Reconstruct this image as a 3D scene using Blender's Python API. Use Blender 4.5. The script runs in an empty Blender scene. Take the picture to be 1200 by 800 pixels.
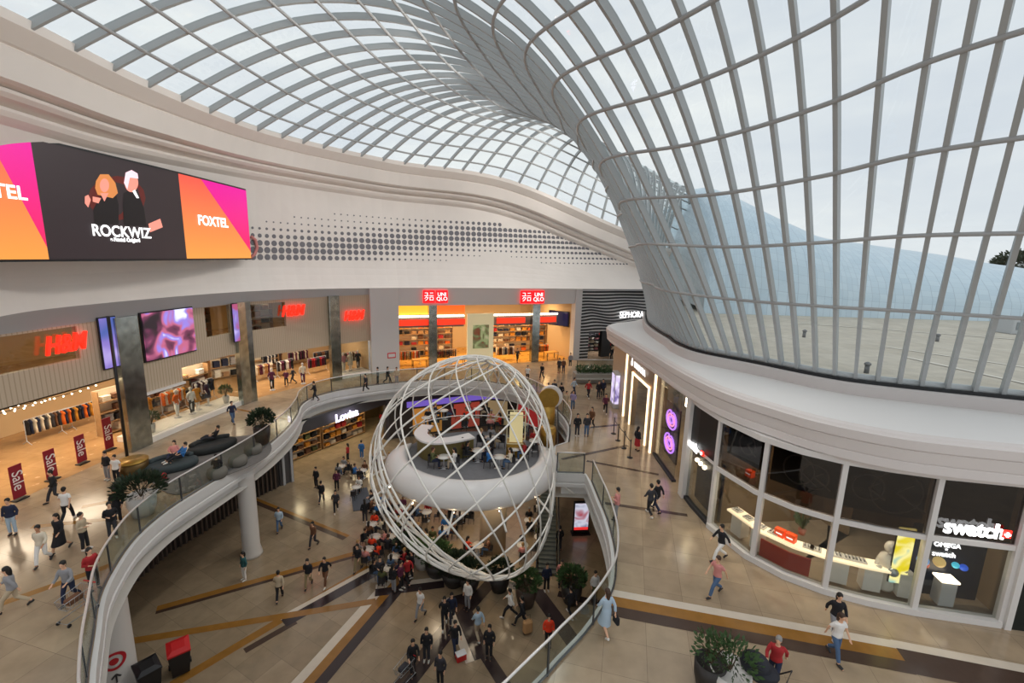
EXPOSURE = 0.3
SKY = 0.92
import bpy, math, random
from mathutils import Vector, Matrix
from mathutils.geometry import tessellate_polygon
random.seed(7)
PI = math.pi
scene = bpy.context.scene
COL = scene.collection

# ------------------------------------------------------------------ camera
EYE = Vector((0, 0, 10.5)); FPX = 533.0
_p = math.radians(10.6); _r = math.radians(1.6)
FWD = Vector((0, math.cos(_p), -math.sin(_p)))
_u0 = Vector((0, math.sin(_p), math.cos(_p))); _r0 = Vector((1, 0, 0))
RT = _r0 * math.cos(_r) + _u0 * math.sin(_r)
UP = _u0 * math.cos(_r) - _r0 * math.sin(_r)
cd = bpy.data.cameras.new('camera'); cam = bpy.data.objects.new('camera', cd); COL.objects.link(cam)
cd.sensor_width = 36; cd.lens = FPX / 1200 * 36; cd.clip_start = 0.1; cd.clip_end = 3000
cam.matrix_world = Matrix(((RT.x, UP.x, -FWD.x, 0), (RT.y, UP.y, -FWD.y, 0), (RT.z, UP.z, -FWD.z, 10.5), (0, 0, 0, 1)))
scene.camera = cam
def ray(x, y): return FWD + RT * ((x - 600) / FPX) + UP * ((400 - y) / FPX)
def at(x, y, z=0.0):
    "the point of the level z that the photo shows at pixel x, y"
    d = ray(x, y); return EYE + d * ((z - 10.5) / d.z)

scene.view_settings.view_transform = 'Standard'; scene.view_settings.look = 'None'
scene.view_settings.gamma = 1; scene.view_settings.use_curve_mapping = False
scene.view_settings.exposure = EXPOSURE
scene.cycles.transparent_max_bounces = 28
scene.cycles.max_bounces = 7; scene.cycles.diffuse_bounces = 5; scene.cycles.glossy_bounces = 3; scene.cycles.transmission_bounces = 4
scene.cycles.sample_clamp_indirect = 4
scene.cycles.use_denoising = True
scene.cycles.use_adaptive_sampling = True; scene.cycles.adaptive_threshold = 0.02

# ------------------------------------------------------------------ materials
def srgb(c):
    if isinstance(c, str):
        c = tuple(int(c[i:i+2], 16) / 255 for i in (0, 2, 4))
    return tuple((x / 12.92 if x <= 0.04045 else ((x + 0.055) / 1.055) ** 2.4) for x in c) + (1,)
_M = {}
def mat(name, color='808080', rough=0.6, metal=0.0, emit=0.0, noise=0.0, scale=4.0, bump=0.0, spec=0.5, obj=False, ecol=None):
    if name in _M: return _M[name]
    m = bpy.data.materials.new(name); m.use_nodes = True; nt = m.node_tree; b = nt.nodes['Principled BSDF']
    c = srgb(color); b.inputs['Base Color'].default_value = c; b.inputs['Roughness'].default_value = rough
    b.inputs['Metallic'].default_value = metal; b.inputs['Specular IOR Level'].default_value = spec
    if emit:
        b.inputs['Emission Color'].default_value = srgb(ecol) if ecol else c; b.inputs['Emission Strength'].default_value = emit
    if noise or bump:
        tc = nt.nodes.new('ShaderNodeTexCoord'); n = nt.nodes.new('ShaderNodeTexNoise'); n.inputs['Scale'].default_value = scale
        n.inputs['Detail'].default_value = 4; nt.links.new(tc.outputs['Object'], n.inputs['Vector'])
        if noise:
            mx = nt.nodes.new('ShaderNodeMix'); mx.data_type = 'RGBA'; mx.blend_type = 'MULTIPLY'
            mx.inputs[0].default_value = 1
            mr = nt.nodes.new('ShaderNodeMapRange'); mr.inputs[1].default_value = 0.3; mr.inputs[2].default_value = 0.7
            mr.inputs[3].default_value = 1 - noise; mr.inputs[4].default_value = 1 + noise * 0.4
            nt.links.new(n.outputs['Fac'], mr.inputs[0]); mx.inputs[6].default_value = c
            nt.links.new(mr.outputs[0], mx.inputs[7]); nt.links.new(mx.outputs[2], b.inputs['Base Color'])
        if bump:
            bp = nt.nodes.new('ShaderNodeBump'); bp.inputs['Strength'].default_value = bump; bp.inputs['Distance'].default_value = 0.02
            nt.links.new(n.outputs['Fac'], bp.inputs['Height']); nt.links.new(bp.outputs[0], b.inputs['Normal'])
    _M[name] = m; return m
def glass(name, tint='f2f6f6', gloss=0.08, rough=0.02):
    if name in _M: return _M[name]
    m = bpy.data.materials.new(name); m.use_nodes = True; nt = m.node_tree; nt.nodes.clear()
    o = nt.nodes.new('ShaderNodeOutputMaterial'); mx = nt.nodes.new('ShaderNodeMixShader'); t = nt.nodes.new('ShaderNodeBsdfTransparent')
    g = nt.nodes.new('ShaderNodeBsdfGlossy'); g.inputs['Roughness'].default_value = rough; t.inputs[0].default_value = srgb(tint)
    lw = nt.nodes.new('ShaderNodeLayerWeight'); lw.inputs[0].default_value = 0.25
    mr = nt.nodes.new('ShaderNodeMapRange'); mr.inputs[3].default_value = gloss; mr.inputs[4].default_value = min(0.6, gloss * 5)
    nt.links.new(lw.outputs['Fresnel'], mr.inputs[0]); nt.links.new(mr.outputs[0], mx.inputs[0])
    nt.links.new(t.outputs[0], mx.inputs[1]); nt.links.new(g.outputs[0], mx.inputs[2]); nt.links.new(mx.outputs[0], o.inputs[0])
    _M[name] = m; return m
def stone_floor(name, ca, cb, cg, size=0.9, rough=0.16, rot=0.0):
    m = bpy.data.materials.new(name); m.use_nodes = True; nt = m.node_tree; b = nt.nodes['Principled BSDF']
    tc = nt.nodes.new('ShaderNodeTexCoord'); mp = nt.nodes.new('ShaderNodeMapping'); mp.inputs['Rotation'].default_value = (0, 0, rot)
    br = nt.nodes.new('ShaderNodeTexBrick'); br.offset = 0; br.inputs['Scale'].default_value = 1.0
    br.inputs['Brick Width'].default_value = size; br.inputs['Row Height'].default_value = size; br.inputs['Mortar Size'].default_value = 0.006
    br.inputs['Color1'].default_value = srgb(ca); br.inputs['Color2'].default_value = srgb(cb); br.inputs['Mortar'].default_value = srgb(cg)
    nt.links.new(tc.outputs['Object'], mp.inputs[0]); nt.links.new(mp.outputs[0], br.inputs['Vector'])
    n = nt.nodes.new('ShaderNodeTexNoise'); n.inputs['Scale'].default_value = 1.7; n.inputs['Detail'].default_value = 6; nt.links.new(tc.outputs['Object'], n.inputs['Vector'])
    mr = nt.nodes.new('ShaderNodeMapRange'); mr.inputs[1].default_value = 0.3; mr.inputs[2].default_value = 0.7; mr.inputs[3].default_value = 0.86; mr.inputs[4].default_value = 1.08
    mx = nt.nodes.new('ShaderNodeMix'); mx.data_type = 'RGBA'; mx.blend_type = 'MULTIPLY'; mx.inputs[0].default_value = 1
    nt.links.new(n.outputs['Fac'], mr.inputs[0]); nt.links.new(br.outputs['Color'], mx.inputs[6]); nt.links.new(mr.outputs[0], mx.inputs[7])
    nt.links.new(mx.outputs[2], b.inputs['Base Color']); b.inputs['Roughness'].default_value = rough
    r2 = nt.nodes.new('ShaderNodeMapRange'); r2.inputs[3].default_value = rough * 0.7; r2.inputs[4].default_value = rough * 1.7
    nt.links.new(n.outputs['Fac'], r2.inputs[0]); nt.links.new(r2.outputs[0], b.inputs['Roughness'])
    return m

# ------------------------------------------------------------------ mesh builder
def V3(p): return Vector(p)
def frames(pts, closed=False):
    n = len(pts); out = []; prev = None
    for i in range(n):
        a = pts[(i - 1) % n] if (closed or i > 0) else pts[i]; b = pts[(i + 1) % n] if (closed or i < n - 1) else pts[i]
        t = (b - a); t = t.normalized() if t.length > 1e-9 else Vector((0, 0, 1))
        if prev is None:
            u = t.orthogonal().normalized()
            if abs(t.z) < 0.99: u = Vector((0, 0, 1)).cross(t).normalized()
        else:
            u = prev - t * prev.dot(t); u = u.normalized() if u.length > 1e-6 else t.orthogonal().normalized()
        prev = u; out.append((t, u, t.cross(u)))
    return out
class MB:
    def __init__(s): s.v = []; s.f = []; s.mi = []; s.cur = 0
    def face(s, *idx): s.f.append(tuple(idx)); s.mi.append(s.cur)
    def quad(s, a, b, c, d):
        n = len(s.v); s.v += [tuple(a), tuple(b), tuple(c), tuple(d)]; s.face(n, n+1, n+2, n+3); return s
    def box(s, c, d, rz=0.0, tilt=None):
        cx, cy, cz = c; hx, hy, hz = d[0]/2, d[1]/2, d[2]/2; n = len(s.v); R = Matrix.Rotation(rz, 3, 'Z')
        if tilt is not None: R = R @ tilt
        for z in (-hz, hz):
            for x, y in ((-hx, -hy), (hx, -hy), (hx, hy), (-hx, hy)):
                q = R @ Vector((x, y, z)); s.v.append((cx+q.x, cy+q.y, cz+q.z))
        for q in ((0,3,2,1),(4,5,6,7),(0,1,5,4),(1,2,6,5),(2,3,7,6),(3,0,4,7)): s.face(*[n+k for k in q])
        return s
    def rbox(s, c, d, r=0.03, rz=0.0):
        "box with chamfered edges"
        cx, cy, cz = c; hx, hy, hz = d[0]/2, d[1]/2, d[2]/2; r = min(r, hx*.9, hy*.9, hz*.9); R = Matrix.Rotation(rz, 3, 'Z'); rows = []
        for z, k in ((-hz, r), (-hz + r, 0), (hz - r, 0), (hz, r)):
            ring = []
            for x, y in ((-hx+r+k*0, -hy+k), (hx-r, -hy+k), (hx-k, -hy+r), (hx-k, hy-r), (hx-r, hy-k), (-hx+r, hy-k), (-hx+k, hy-r), (-hx+k, -hy+r)):
                q = R @ Vector((x, y, z)); ring.append((cx+q.x, cy+q.y, cz+q.z))
            rows.append(ring)
        s.loft(rows, closed=True, caps=True); return s
    def loft(s, rows, closed=False, caps=False, flip=False):
        n0 = len(s.v); m = len(rows[0])
        for r in rows: s.v += [tuple(p) for p in r]
        for i in range(len(rows) - 1):
            for j in range(m if closed else m - 1):
                a = n0+i*m+j; b = n0+i*m+(j+1) % m; c = b+m; d = a+m
                s.face(*((a, d, c, b) if flip else (a, b, c, d)))
        if caps:
            s.face(*[n0+k for k in range(m)][::-1]); s.face(*[n0+(len(rows)-1)*m+k for k in range(m)])
        return s
    def tube(s, pts, r, n=6, closed=False, caps=True):
        pts = [V3(p) for p in pts]; fr = frames(pts, closed); rows = []
        for i, p in enumerate(pts):
            rr = r[i] if isinstance(r, (list, tuple)) else r
            rows.append([p + (fr[i][1]*math.cos(2*PI*k/n) + fr[i][2]*math.sin(2*PI*k/n))*rr for k in range(n)])
        if closed:
            # match seam
            rows.append(rows[0])
        s.loft(rows, closed=True, caps=caps and not closed); return s
    def cyl(s, c, r, h, n=16, r2=None):
        c = V3(c); r2 = r if r2 is None else r2
        rows = [[(c.x+math.cos(2*PI*k/n)*q, c.y+math.sin(2*PI*k/n)*q, c.z+z) for k in range(n)] for q, z in ((r, 0), (r2, h))]
        s.loft(rows, closed=True, caps=True); return s
    def lathe(s, c, prof, n=16, sx=1.0, sy=1.0, rz=0.0):
        ca, sa = math.cos(rz), math.sin(rz); rows = []
        for q, z in prof:
            row = []
            for k in range(n):
                x = math.cos(2*PI*k/n)*q*sx; y = math.sin(2*PI*k/n)*q*sy; row.append((c[0]+x*ca-y*sa, c[1]+x*sa+y*ca, c[2]+z))
            rows.append(row)
        s.loft(rows, closed=True, caps=True); return s
    def sphere(s, c, r, n=10, m=7, sc=(1,1,1)):
        rows = []
        for i in range(m + 1):
            a = -PI/2 + PI*i/m; q = max(math.cos(a), 0.02); rows.append([(c[0]+math.cos(2*PI*k/n)*q*r*sc[0], c[1]+math.sin(2*PI*k/n)*q*r*sc[1], c[2]+math.sin(a)*r*sc[2]) for k in range(n)])
        s.loft(rows, closed=True, caps=True); return s
    def prism(s, poly, z0, z1):
        n = len(poly); b = len(s.v)
        s.v += [(p[0], p[1], z0) for p in poly] + [(p[0], p[1], z1) for p in poly]
        tris = tessellate_polygon([[Vector((p[0], p[1], 0)) for p in poly]])
        for t in tris: s.face(b+t[0]+n, b+t[1]+n, b+t[2]+n); s.face(b+t[2], b+t[1], b+t[0])
        for i in range(n): j = (i+1) % n; s.face(b+i, b+j, b+j+n, b+i+n)
        return s
    def wallstrip(s, line, z0, z1, th=0.1, closed=False):
        "vertical wall of thickness th along a plan polyline"
        L = [Vector((p[0], p[1])) for p in line]; n = len(L); A = []; Bq = []
        for i in range(n):
            a = L[(i-1) % n] if (closed or i > 0) else L[i]; b = L[(i+1) % n] if (closed or i < n-1) else L[i]
            t = (b-a).normalized(); nn = Vector((t.y, -t.x)) * th/2; A.append(L[i]+nn); Bq.append(L[i]-nn)
        z0s = z0 if isinstance(z0, (list, tuple)) else [z0]*n; z1s = z1 if isinstance(z1, (list, tuple)) else [z1]*n
        rows = [[(A[i].x, A[i].y, z0s[i]), (Bq[i].x, Bq[i].y, z0s[i]), (Bq[i].x, Bq[i].y, z1s[i]), (A[i].x, A[i].y, z1s[i])] for i in range(n)]
        if closed: rows.append(rows[0])
        s.loft(rows, closed=True, caps=not closed); return s
    def build(s, name, m, parent=None, smooth=False, loc=None):
        me = bpy.data.meshes.new(name)
        v = s.v
        if loc is not None: v = [(p[0]-loc[0], p[1]-loc[1], p[2]-loc[2]) for p in v]
        me.from_pydata(v, [], s.f)
        ms = m if isinstance(m, (list, tuple)) else [m]
        for q in ms: me.materials.append(q)
        if len(ms) > 1: me.polygons.foreach_set('material_index', s.mi)
        if smooth: me.polygons.foreach_set('use_smooth', [True]*len(me.polygons))
        me.update()
        o = bpy.data.objects.new(name, me); COL.objects.link(o)
        if parent is not None: o.parent = parent
        elif loc is not None: o.location = loc
        return o
def fix_normals(o):
    import bmesh
    b = bmesh.new(); b.from_mesh(o.data); bmesh.ops.recalc_face_normals(b, faces=b.faces); b.to_mesh(o.data); b.free(); return o
def tag(o, label, cat, group=None, kind=None):
    o['label'] = label; o['category'] = cat
    if group: o['group'] = group
    if kind: o['kind'] = kind
    return o
def struct(o, label=None, cat=None):
    o['kind'] = 'structure'
    if label: o['label'] = label
    if cat: o['category'] = cat
    return o
def empty(name, loc=(0, 0, 0), rz=0.0):
    o = bpy.data.objects.new(name, None); o.empty_display_size = 0.2; COL.objects.link(o); o.location = loc; o.rotation_euler = (0, 0, rz); return o
def copy_tree(o, parent=None):
    c = o.copy(); COL.objects.link(c); c.parent = parent
    for ch in KIDS.get(o.name, []) or [k for k in o.children]: copy_tree(ch, c)
    return c
KIDS = {}
TEXTS = []
def text(name, body, size, m, loc, xdir, ydir=(0, 0, 1), parent=None, ext=0.02, align='CENTER', off=0.0, shear=0.0, sx=1.0):
    "raised lettering: xdir is the reading direction, ydir the upright one"
    cu = bpy.data.curves.new(name, 'FONT'); cu.body = body; cu.size = size; cu.extrude = ext; cu.align_x = align; cu.align_y = 'CENTER'; cu.offset = off; cu.shear = shear
    cu.materials.append(m); o = bpy.data.objects.new(name, cu); COL.objects.link(o)
    X = Vector(xdir).normalized(); Y = Vector(ydir); Y = (Y - X*Y.dot(X)).normalized(); Z = X.cross(Y)
    W = Matrix(((X.x*sx, Y.x, Z.x, loc[0]), (X.y*sx, Y.y, Z.y, loc[1]), (X.z*sx, Y.z, Z.z, loc[2]), (0, 0, 0, 1)))
    if parent is not None:
        o.parent = parent; o.matrix_local = parent.matrix_basis.inverted() @ W
    else: o.matrix_world = W
    TEXTS.append(o); return o
def herm(t, kn, V):
    "smooth curve through the control values V at knots kn (extends linearly)"
    n = len(kn)
    def tan(i):
        if i == 0: return (V[1]-V[0])/(kn[1]-kn[0])
        if i == n-1: return (V[-1]-V[-2])/(kn[-1]-kn[-2])
        return (V[i+1]-V[i-1])/(kn[i+1]-kn[i-1])
    if t <= kn[0]: return V[0]+tan(0)*(t-kn[0])
    if t >= kn[-1]: return V[-1]+tan(n-1)*(t-kn[-1])
    i = max(k for k in range(n-1) if kn[k] <= t); h = kn[i+1]-kn[i]; u = (t-kn[i])/h
    return V[i]*(2*u**3-3*u**2+1)+tan(i)*(h*(u**3-2*u**2+u))+V[i+1]*(-2*u**3+3*u**2)+tan(i+1)*(h*(u**3-u**2))
def spline(pts, n, closed=False):
    P = [Vector(p) for p in pts]; N = len(P); out = []
    segs = N if closed else N-1
    for i in range(segs):
        p0 = P[(i-1) % N] if (closed or i > 0) else P[0]*2-P[1]; p1 = P[i]; p2 = P[(i+1) % N]; p3 = P[(i+2) % N] if (closed or i < N-2) else P[-1]*2-P[-2]
        for k in range(n):
            t = k/n; out.append(0.5*((p1*2)+(p2-p0)*t+(p0*2-p1*5+p2*4-p3)*t*t+(p1*3-p0-p2*3+p3)*t**3))
    if not closed: out.append(P[-1])
    return out
def along(pts, d):
    "point and direction at distance d along a plan polyline"
    for i in range(len(pts)-1):
        a = Vector(pts[i]); b = Vector(pts[i+1]); L = (b-a).length
        if d <= L or i == len(pts)-2: return a+(b-a)*(d/L), (b-a).normalized()
        d -= L
def offset(line, d, closed=False):
    L = [Vector((p[0], p[1])) for p in line]; n = len(L); out = []
    for i in range(n):
        a = L[(i-1) % n] if (closed or i > 0) else L[i]; b = L[(i+1) % n] if (closed or i < n-1) else L[i]
        t = (b-a).normalized(); out.append(L[i]+Vector((t.y, -t.x))*d)
    return out

WHITE = mat('white_plaster', 'e8e3de', 0.7, noise=0.04, scale=0.6)
WALLM = mat('warm_white_wall', 'ece4dd', 0.75, noise=0.04, scale=0.5)
GREYM = mat('grey_bulkhead', 'aeadac', 0.6)
STEEL = mat('painted_roof_steel', 'abafb0', 0.45)
RINGM = mat('painted_ring_steel', 'a5a6a6', 0.45)
DARK = mat('dark_gap', '15171a', 0.6)
HANDRAIL = mat('satin_steel_rail', 'd8d5d2', 0.35, metal=0.5)
PANE = glass('roof_glass', 'f0f5f5', 0.05)
BALG = glass('balustrade_glass', 'eff4f2', 0.035)
SHOPG = glass('shop_glass', 'eef0ee', 0.05)

# ------------------------------------------------------------------ sky
w = bpy.data.worlds.new('sky'); scene.world = w; w.use_nodes = True; nt = w.node_tree; bg = nt.nodes['Background']
tc = nt.nodes.new('ShaderNodeTexCoord'); mp = nt.nodes.new('ShaderNodeMapping'); mp.inputs['Scale'].default_value = (1, 1, 3.5)
n1 = nt.nodes.new('ShaderNodeTexNoise'); n1.inputs['Scale'].default_value = 2.2; n1.inputs['Detail'].default_value = 6; n1.inputs['Roughness'].default_value = 0.55
cr = nt.nodes.new('ShaderNodeValToRGB'); cr.color_ramp.elements[0].position = 0.32; cr.color_ramp.elements[0].color = srgb('dadfe7'); cr.color_ramp.elements[1].position = 0.66; cr.color_ramp.elements[1].color = srgb('f4f5f4')
e = cr.color_ramp.elements.new(0.5); e.color = srgb('e6e9ed')
nt.links.new(tc.outputs['Generated'], mp.inputs[0]); nt.links.new(mp.outputs[0], n1.inputs['Vector']); nt.links.new(n1.outputs['Fac'], cr.inputs[0]); nt.links.new(cr.outputs[0], bg.inputs[0])
bg.inputs[1].default_value = SKY

# ------------------------------------------------------------------ glass roof surface: rings from the funnel foot to the cornice
RB=[[10.69, 35.48], [9.83, 32.41], [9.15, 29.42], [8.87, 26.66], [8.78, 24.31], [8.62, 22.7], [8.94, 20.77], [10.4, 18.86], [11.98, 16.72], [13.46, 15.78], [16.88, 14.47]]
RC=[[16.5, 46.27], [7.98, 42.19], [-0.9, 38.12], [-9.09, 34.33], [-14.24, 27.76], [-14.29, 18.87], [-13.6, 11.21], [-10.74, 0.39], [-7.36, -3.35], [-4.0, -4.68], [-2.51, -3.71]]
RZ=[10.93, 13.62, 16.32, 16.8, 16.92, 16.41, 16.15, 13.72, 16.22, 19.37, 20.7]
RF=[0.0, 0.077, 0.138, 0.189, 0.236, 0.284, 0.333, 0.382, 0.434, 0.49, 0.548, 0.609, 0.671, 0.732, 0.79, 0.845, 0.9, 0.952, 1.0]
RH=[6.5, 9.29, 11.33, 13.05, 14.53, 15.85, 16.99, 17.92, 18.6, 19.16, 19.64, 19.96, 20.07, 19.96, 19.68, 19.2, 18.55, 17.79, 17.0]
RG=[0.048, -0.046, -0.153, -0.272, -0.406, -0.207, -0.006, -0.041, -0.02, 0.234, 0.674]
KN = [i/10 for i in range(11)]
RBv = [Vector(p) for p in RB]; RCv = [Vector(p) for p in RC]; KK = [i*1.0 for i in range(19)]
def footp(s): return herm(s, KN, RBv)
def cornp(s): return herm(s, KN, RCv)
def cornz(s): return herm(s, KN, RZ)
def roofp(k, s):
    fk = herm(k, KK, RF); zk = herm(k, KK, RH); b = footp(s); c = cornp(s); g = herm(s, KN, RG)
    fe = fk + g*fk*(1-fk); xy = b+(c-b)*fe
    return Vector((xy.x, xy.y, zk+(max(fk, 0)**1.5)*(cornz(s)-17)))
SM = [-.035, -.017, 0, .017, .034, .051, .0688, .0865, .104, .1218, .1378, .154, .1718, .189, .207, .2245, .24, .2558, .2725, .2902, .309, .3278, .3432, .3592, .376, .3938, .4155, .4362, .4595, .4822, .5045, .5255, .5462, .5658,
      .588, .610, .632, .6545, .6758, .6945, .7175, .738, .7595, .7832, .8108, .850, .887, .9105, .929, .948, .9665, .985, 1.004, 1.023, 1.042, 1.061]
INT = Vector((-3, 21, 9))
def roofn(k, s):
    a = roofp(k+.05, s)-roofp(k-.05, s); b = roofp(k, s+.003)-roofp(k, s-.003); n = a.cross(b).normalized()
    return n*NSIGN
NSIGN = 1
if roofn(9, .5).dot(INT-roofp(9, .5)) < 0: NSIGN = -1
roof = struct(empty('ceiling'), 'swooping steel and glass gridshell roof that funnels down to the terrace', 'glass roof')
sub = 3
grid = [[roofp(k/sub, s) for s in SM] for k in range(18*sub+1)]
mb = MB(); mb.loft(grid); g_ = mb.build('roof_glazing', PANE, roof); g_['kind'] = 'structure'
NR = [[roofn(k/2, s) for s in SM] for k in range(37)]
for j, s in enumerate(SM):
    mb = MB(); rows = []
    for k in range(37):
        P = roofp(k/2, s); n = NR[k][j]; t = (roofp(min(k/2+.05, 18), s)-roofp(max(k/2-.05, 0), s)).normalized(); sd = t.cross(n).normalized()*0.055
        dep = 0.2
        rows.append([P-sd-n*0.05, P+sd-n*0.05, P+sd+n*dep, P-sd+n*dep])
    mb.loft(rows, closed=True, caps=True); mb.build('roof_rib', STEEL, roof)
for k in range(0, 19):
    if k == 18: continue
    pts = []
    for j in range((len(SM)-1)*2+1):
        s = SM[j//2] if j % 2 == 0 else (SM[j//2]+SM[j//2+1])/2
        pts.append(roofp(k, s)+(roofn(k, s)*.2 if k else roofn(k, s)*.1+Vector((0, 0, .1))))
    r = 0.062 if k else 0.13
    MB().tube(pts, r, 6).build('ring_beam', RINGM if k else STEEL, roof, smooth=True)
def area(name, loc, size, power, color=(1, .8, .6), rot=(0, 0, 0), sy=None):
    l = bpy.data.lights.new(name, 'AREA'); l.energy = power; l.color = color; l.size = size
    if sy: l.shape = 'RECTANGLE'; l.size_y = sy
    o = bpy.data.objects.new(name, l); COL.objects.link(o); o.location = loc; o.rotation_euler = rot; return o
def point(name, loc, power, color=(1, .8, .6), r=.15):
    l = bpy.data.lights.new(name, 'POINT'); l.energy = power; l.color = color; l.shadow_soft_size = r
    o = bpy.data.objects.new(name, l); COL.objects.link(o); o.location = loc; return o
# ------------------------------------------------------------------ plan curves (a Line knows its arc length)
class Line:
    def __init__(s, pts, n=0):
        P = [Vector((p[0], p[1])) for p in pts]; s.p = spline(P, n) if n else P
        s.L = [0.0]
        for a, b in zip(s.p, s.p[1:]): s.L.append(s.L[-1]+(b-a).length)
        s.len = s.L[-1]
    def seg(s, d):
        i = 0
        while i < len(s.L)-2 and s.L[i+1] < d: i += 1
        return i
    def pt(s, d, off=0.0):
        i = s.seg(d); a, b = s.p[i], s.p[i+1]; t = (b-a).normalized(); q = a+t*(d-s.L[i]); return q+Vector((t.y, -t.x))*off
    def tan(s, d): i = s.seg(d); return (s.p[i+1]-s.p[i]).normalized()
    def sub(s, d0, d1, off=0.0):
        ds = [d0]+[l for l in s.L if d0+.02 < l < d1-.02]+[d1]; return [s.pt(d, off) for d in ds]
    def hit(s, x, y):
        "arc length and height where the line of sight of pixel x, y meets the wall over this curve"
        d = ray(x, y); best = None
        for i in range(len(s.p)-1):
            a, b = s.p[i], s.p[i+1]; t = (b-a).normalized(); n = Vector((-t.y, t.x)); den = n.x*d.x+n.y*d.y
            if abs(den) < 1e-9: continue
            k = n.dot(a)/den; q = Vector((d.x, d.y))*k; u = (q-a).dot(t)
            if k > 0 and -.03 <= u <= (b-a).length+.03: return s.L[i]+u, 10.5+d.z*k
        return None
    def rect(s, x0, y0, x1, y1):
        a = s.hit(x0, y0); b = s.hit(x1, y1); return a[0], b[0], b[1], a[1]
def panel(line, s0, s1, z0, z1, th=0.08, off=0.0):
    return MB().wallstrip(line.sub(s0, s1, off), z0, z1, th)
def rot_of(line, s): t = line.tan(s); return math.atan2(t.y, t.x)

FAC = Line([(-20.0,6),(-20.1,10),(-20.2,16.5),(-19.8,22),(-19.2,26.3),(-18.4,30.5),(-17.0,33.2),(-14.9,36.3),(-12.4,39.0),(-10.3,40.3),(4.1,45.7),(6.9,47.2),(14,50),(22,54)])
GAL = Line([(7.9,44),(7.9,36),(7.9,30),(8.0,24),(8.0,20.4),(8.1,17.1),(8.8,14.7),(10.4,13.2),(12.6,12.4),(14.8,12.0),(20,11.2)])
GALc = Line([(7.9,44),(7.9,36),(7.9,30),(8.0,24),(8.0,20.4),(8.03,18.2),(8.2,16.6),(8.75,14.85),(9.5,13.85),(10.4,13.2),(11.45,12.75),(12.6,12.4),(14.8,12.0),(20,11.2)])
LIPP = [Vector(p) for p in [(17,44.3),(8,41),(-1,38.1),(-9.4,34.6),(-16.0,28.4),(-18.2,19),(-16.9,13.5),(-12.4,1.5),(-7.5,-3.6),(-3.6,-6.0),(9.2,-13)]]
def lip(s): return herm(s, KN, LIPP)
def lipz(s): return herm(s, KN, [7.8,7.82,7.85,7.87,7.92,7.95,7.97,8,8,8,8])
def cnorm(s):
    t = (cornp(s+.004)-cornp(s-.004)).normalized(); n = Vector((t.y, -t.x)); return n if n.dot(cornp(s)-Vector((0, 18))) > 0 else -n
def wallpt(s, z):
    "the wall face at curve position s and height z"
    l = lip(s); zl = lipz(s); zc = cornz(s); c = cornp(s); t = (lip(s+.004)-lip(s-.004)).normalized(); n = Vector((t.y, -t.x)); n = n if n.dot(l-Vector((0, 18))) > 0 else -n
    lo = l+n*.55; hi = c+cnorm(s)*1.75; u = (z-zl)/(zc-2.3-zl)
    q = l if u < 0 else lo+(hi-lo)*min(u, 1)
    v = (z-zl)/1.9
    if 0 <= v < 1: q = q-n*.55*(1-v)**2
    return q
WALN = 86
WAL = Line([wallpt(-.03+i*.86/WALN, 11.5) for i in range(WALN, -1, -1)])
def wal_s(d): i = WAL.seg(d); return -.03+(WALN-(i+(d-WAL.L[i])/(WAL.L[i+1]-WAL.L[i])))*.86/WALN

# ------------------------------------------------------------------ floors, slab and void
FL = stone_floor('stone_floor', 'aa967b', '9c8870', '84735f', 1.15, 0.15, 0.25)
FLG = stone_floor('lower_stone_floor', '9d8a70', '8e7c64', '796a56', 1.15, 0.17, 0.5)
VOID = [(-9.9,9.3),(-11.1,10.8),(-12.1,12.1),(-12.8,13.4),(-13.4,15),(-13.6,16.8),(-13.4,18.7),(-13.1,21.1),(-13.0,23.5),(-13.2,26.0),(-13.7,28.2),(-14.25,29.9),(-14.2,31.6),(-13.1,33.4),(-10.8,35.1),(-8.4,36.4),(-5.7,37.2),(-2.8,37.2),(0.1,35.9),(1.7,33.9),(2.7,31.6),(3.4,29.5),(3.65,27.2),(3.3,24.9)]
VOID2 = [(3.85,20.2),(3.9,18.6),(3.95,17.2),(3.9,15.8),(3.75,14.5),(3.4,13.2),(2.9,12.3),(2.2,11.3),(1.4,10.4),(.7,9.6),(-1,7.9),(-3.5,6.7),(-6.5,6.8),(-8.5,7.9)]
S1 = spline(VOID, 4); S2 = spline(VOID2, 4)
VE = spline(VOID2[-2:]+VOID[:], 4)[4:]            # left, far and right arc of the void
VEDGE = VE+[Vector((2.55,24.3)), Vector((2.3,22.6)), Vector((2.35,20.95)), Vector((3.8,20.9))]+S2
hole = VEDGE[:]
outer = [(-34,-14),(26,-14),(26,60),(-34,60)]
def slab_mesh(z, inv=False):
    polys = [[Vector((p[0], p[1], 0)) for p in outer], [Vector((p.x, p.y, 0)) for p in hole]]
    tr = tessellate_polygon(polys); vs = [p for q in polys for p in q]; m = MB(); m.v = [(p.x, p.y, z) for p in vs]
    for t in tr: m.face(*(t if inv else t[::-1]))
    return m
fl = struct(fix_normals(slab_mesh(0.0).build('floor', FL)), 'polished beige stone floor of the upper shopping level', 'floor')
if fl.data.polygons[0].normal.z < 0:
    fl.data.flip_normals()
so = struct(slab_mesh(-1.25).build('ceiling', mat('lower_ceiling', 'c9c4bc', 0.7)), 'flat ceiling of the lower level under the slab', 'ceiling')
gf = MB(); gf.quad((-34,-14,-5.3),(26,-14,-5.3),(26,60,-5.3),(-34,60,-5.3)); gf = struct(gf.build('floor', FLG), 'polished beige stone floor of the lower level', 'floor')
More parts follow.
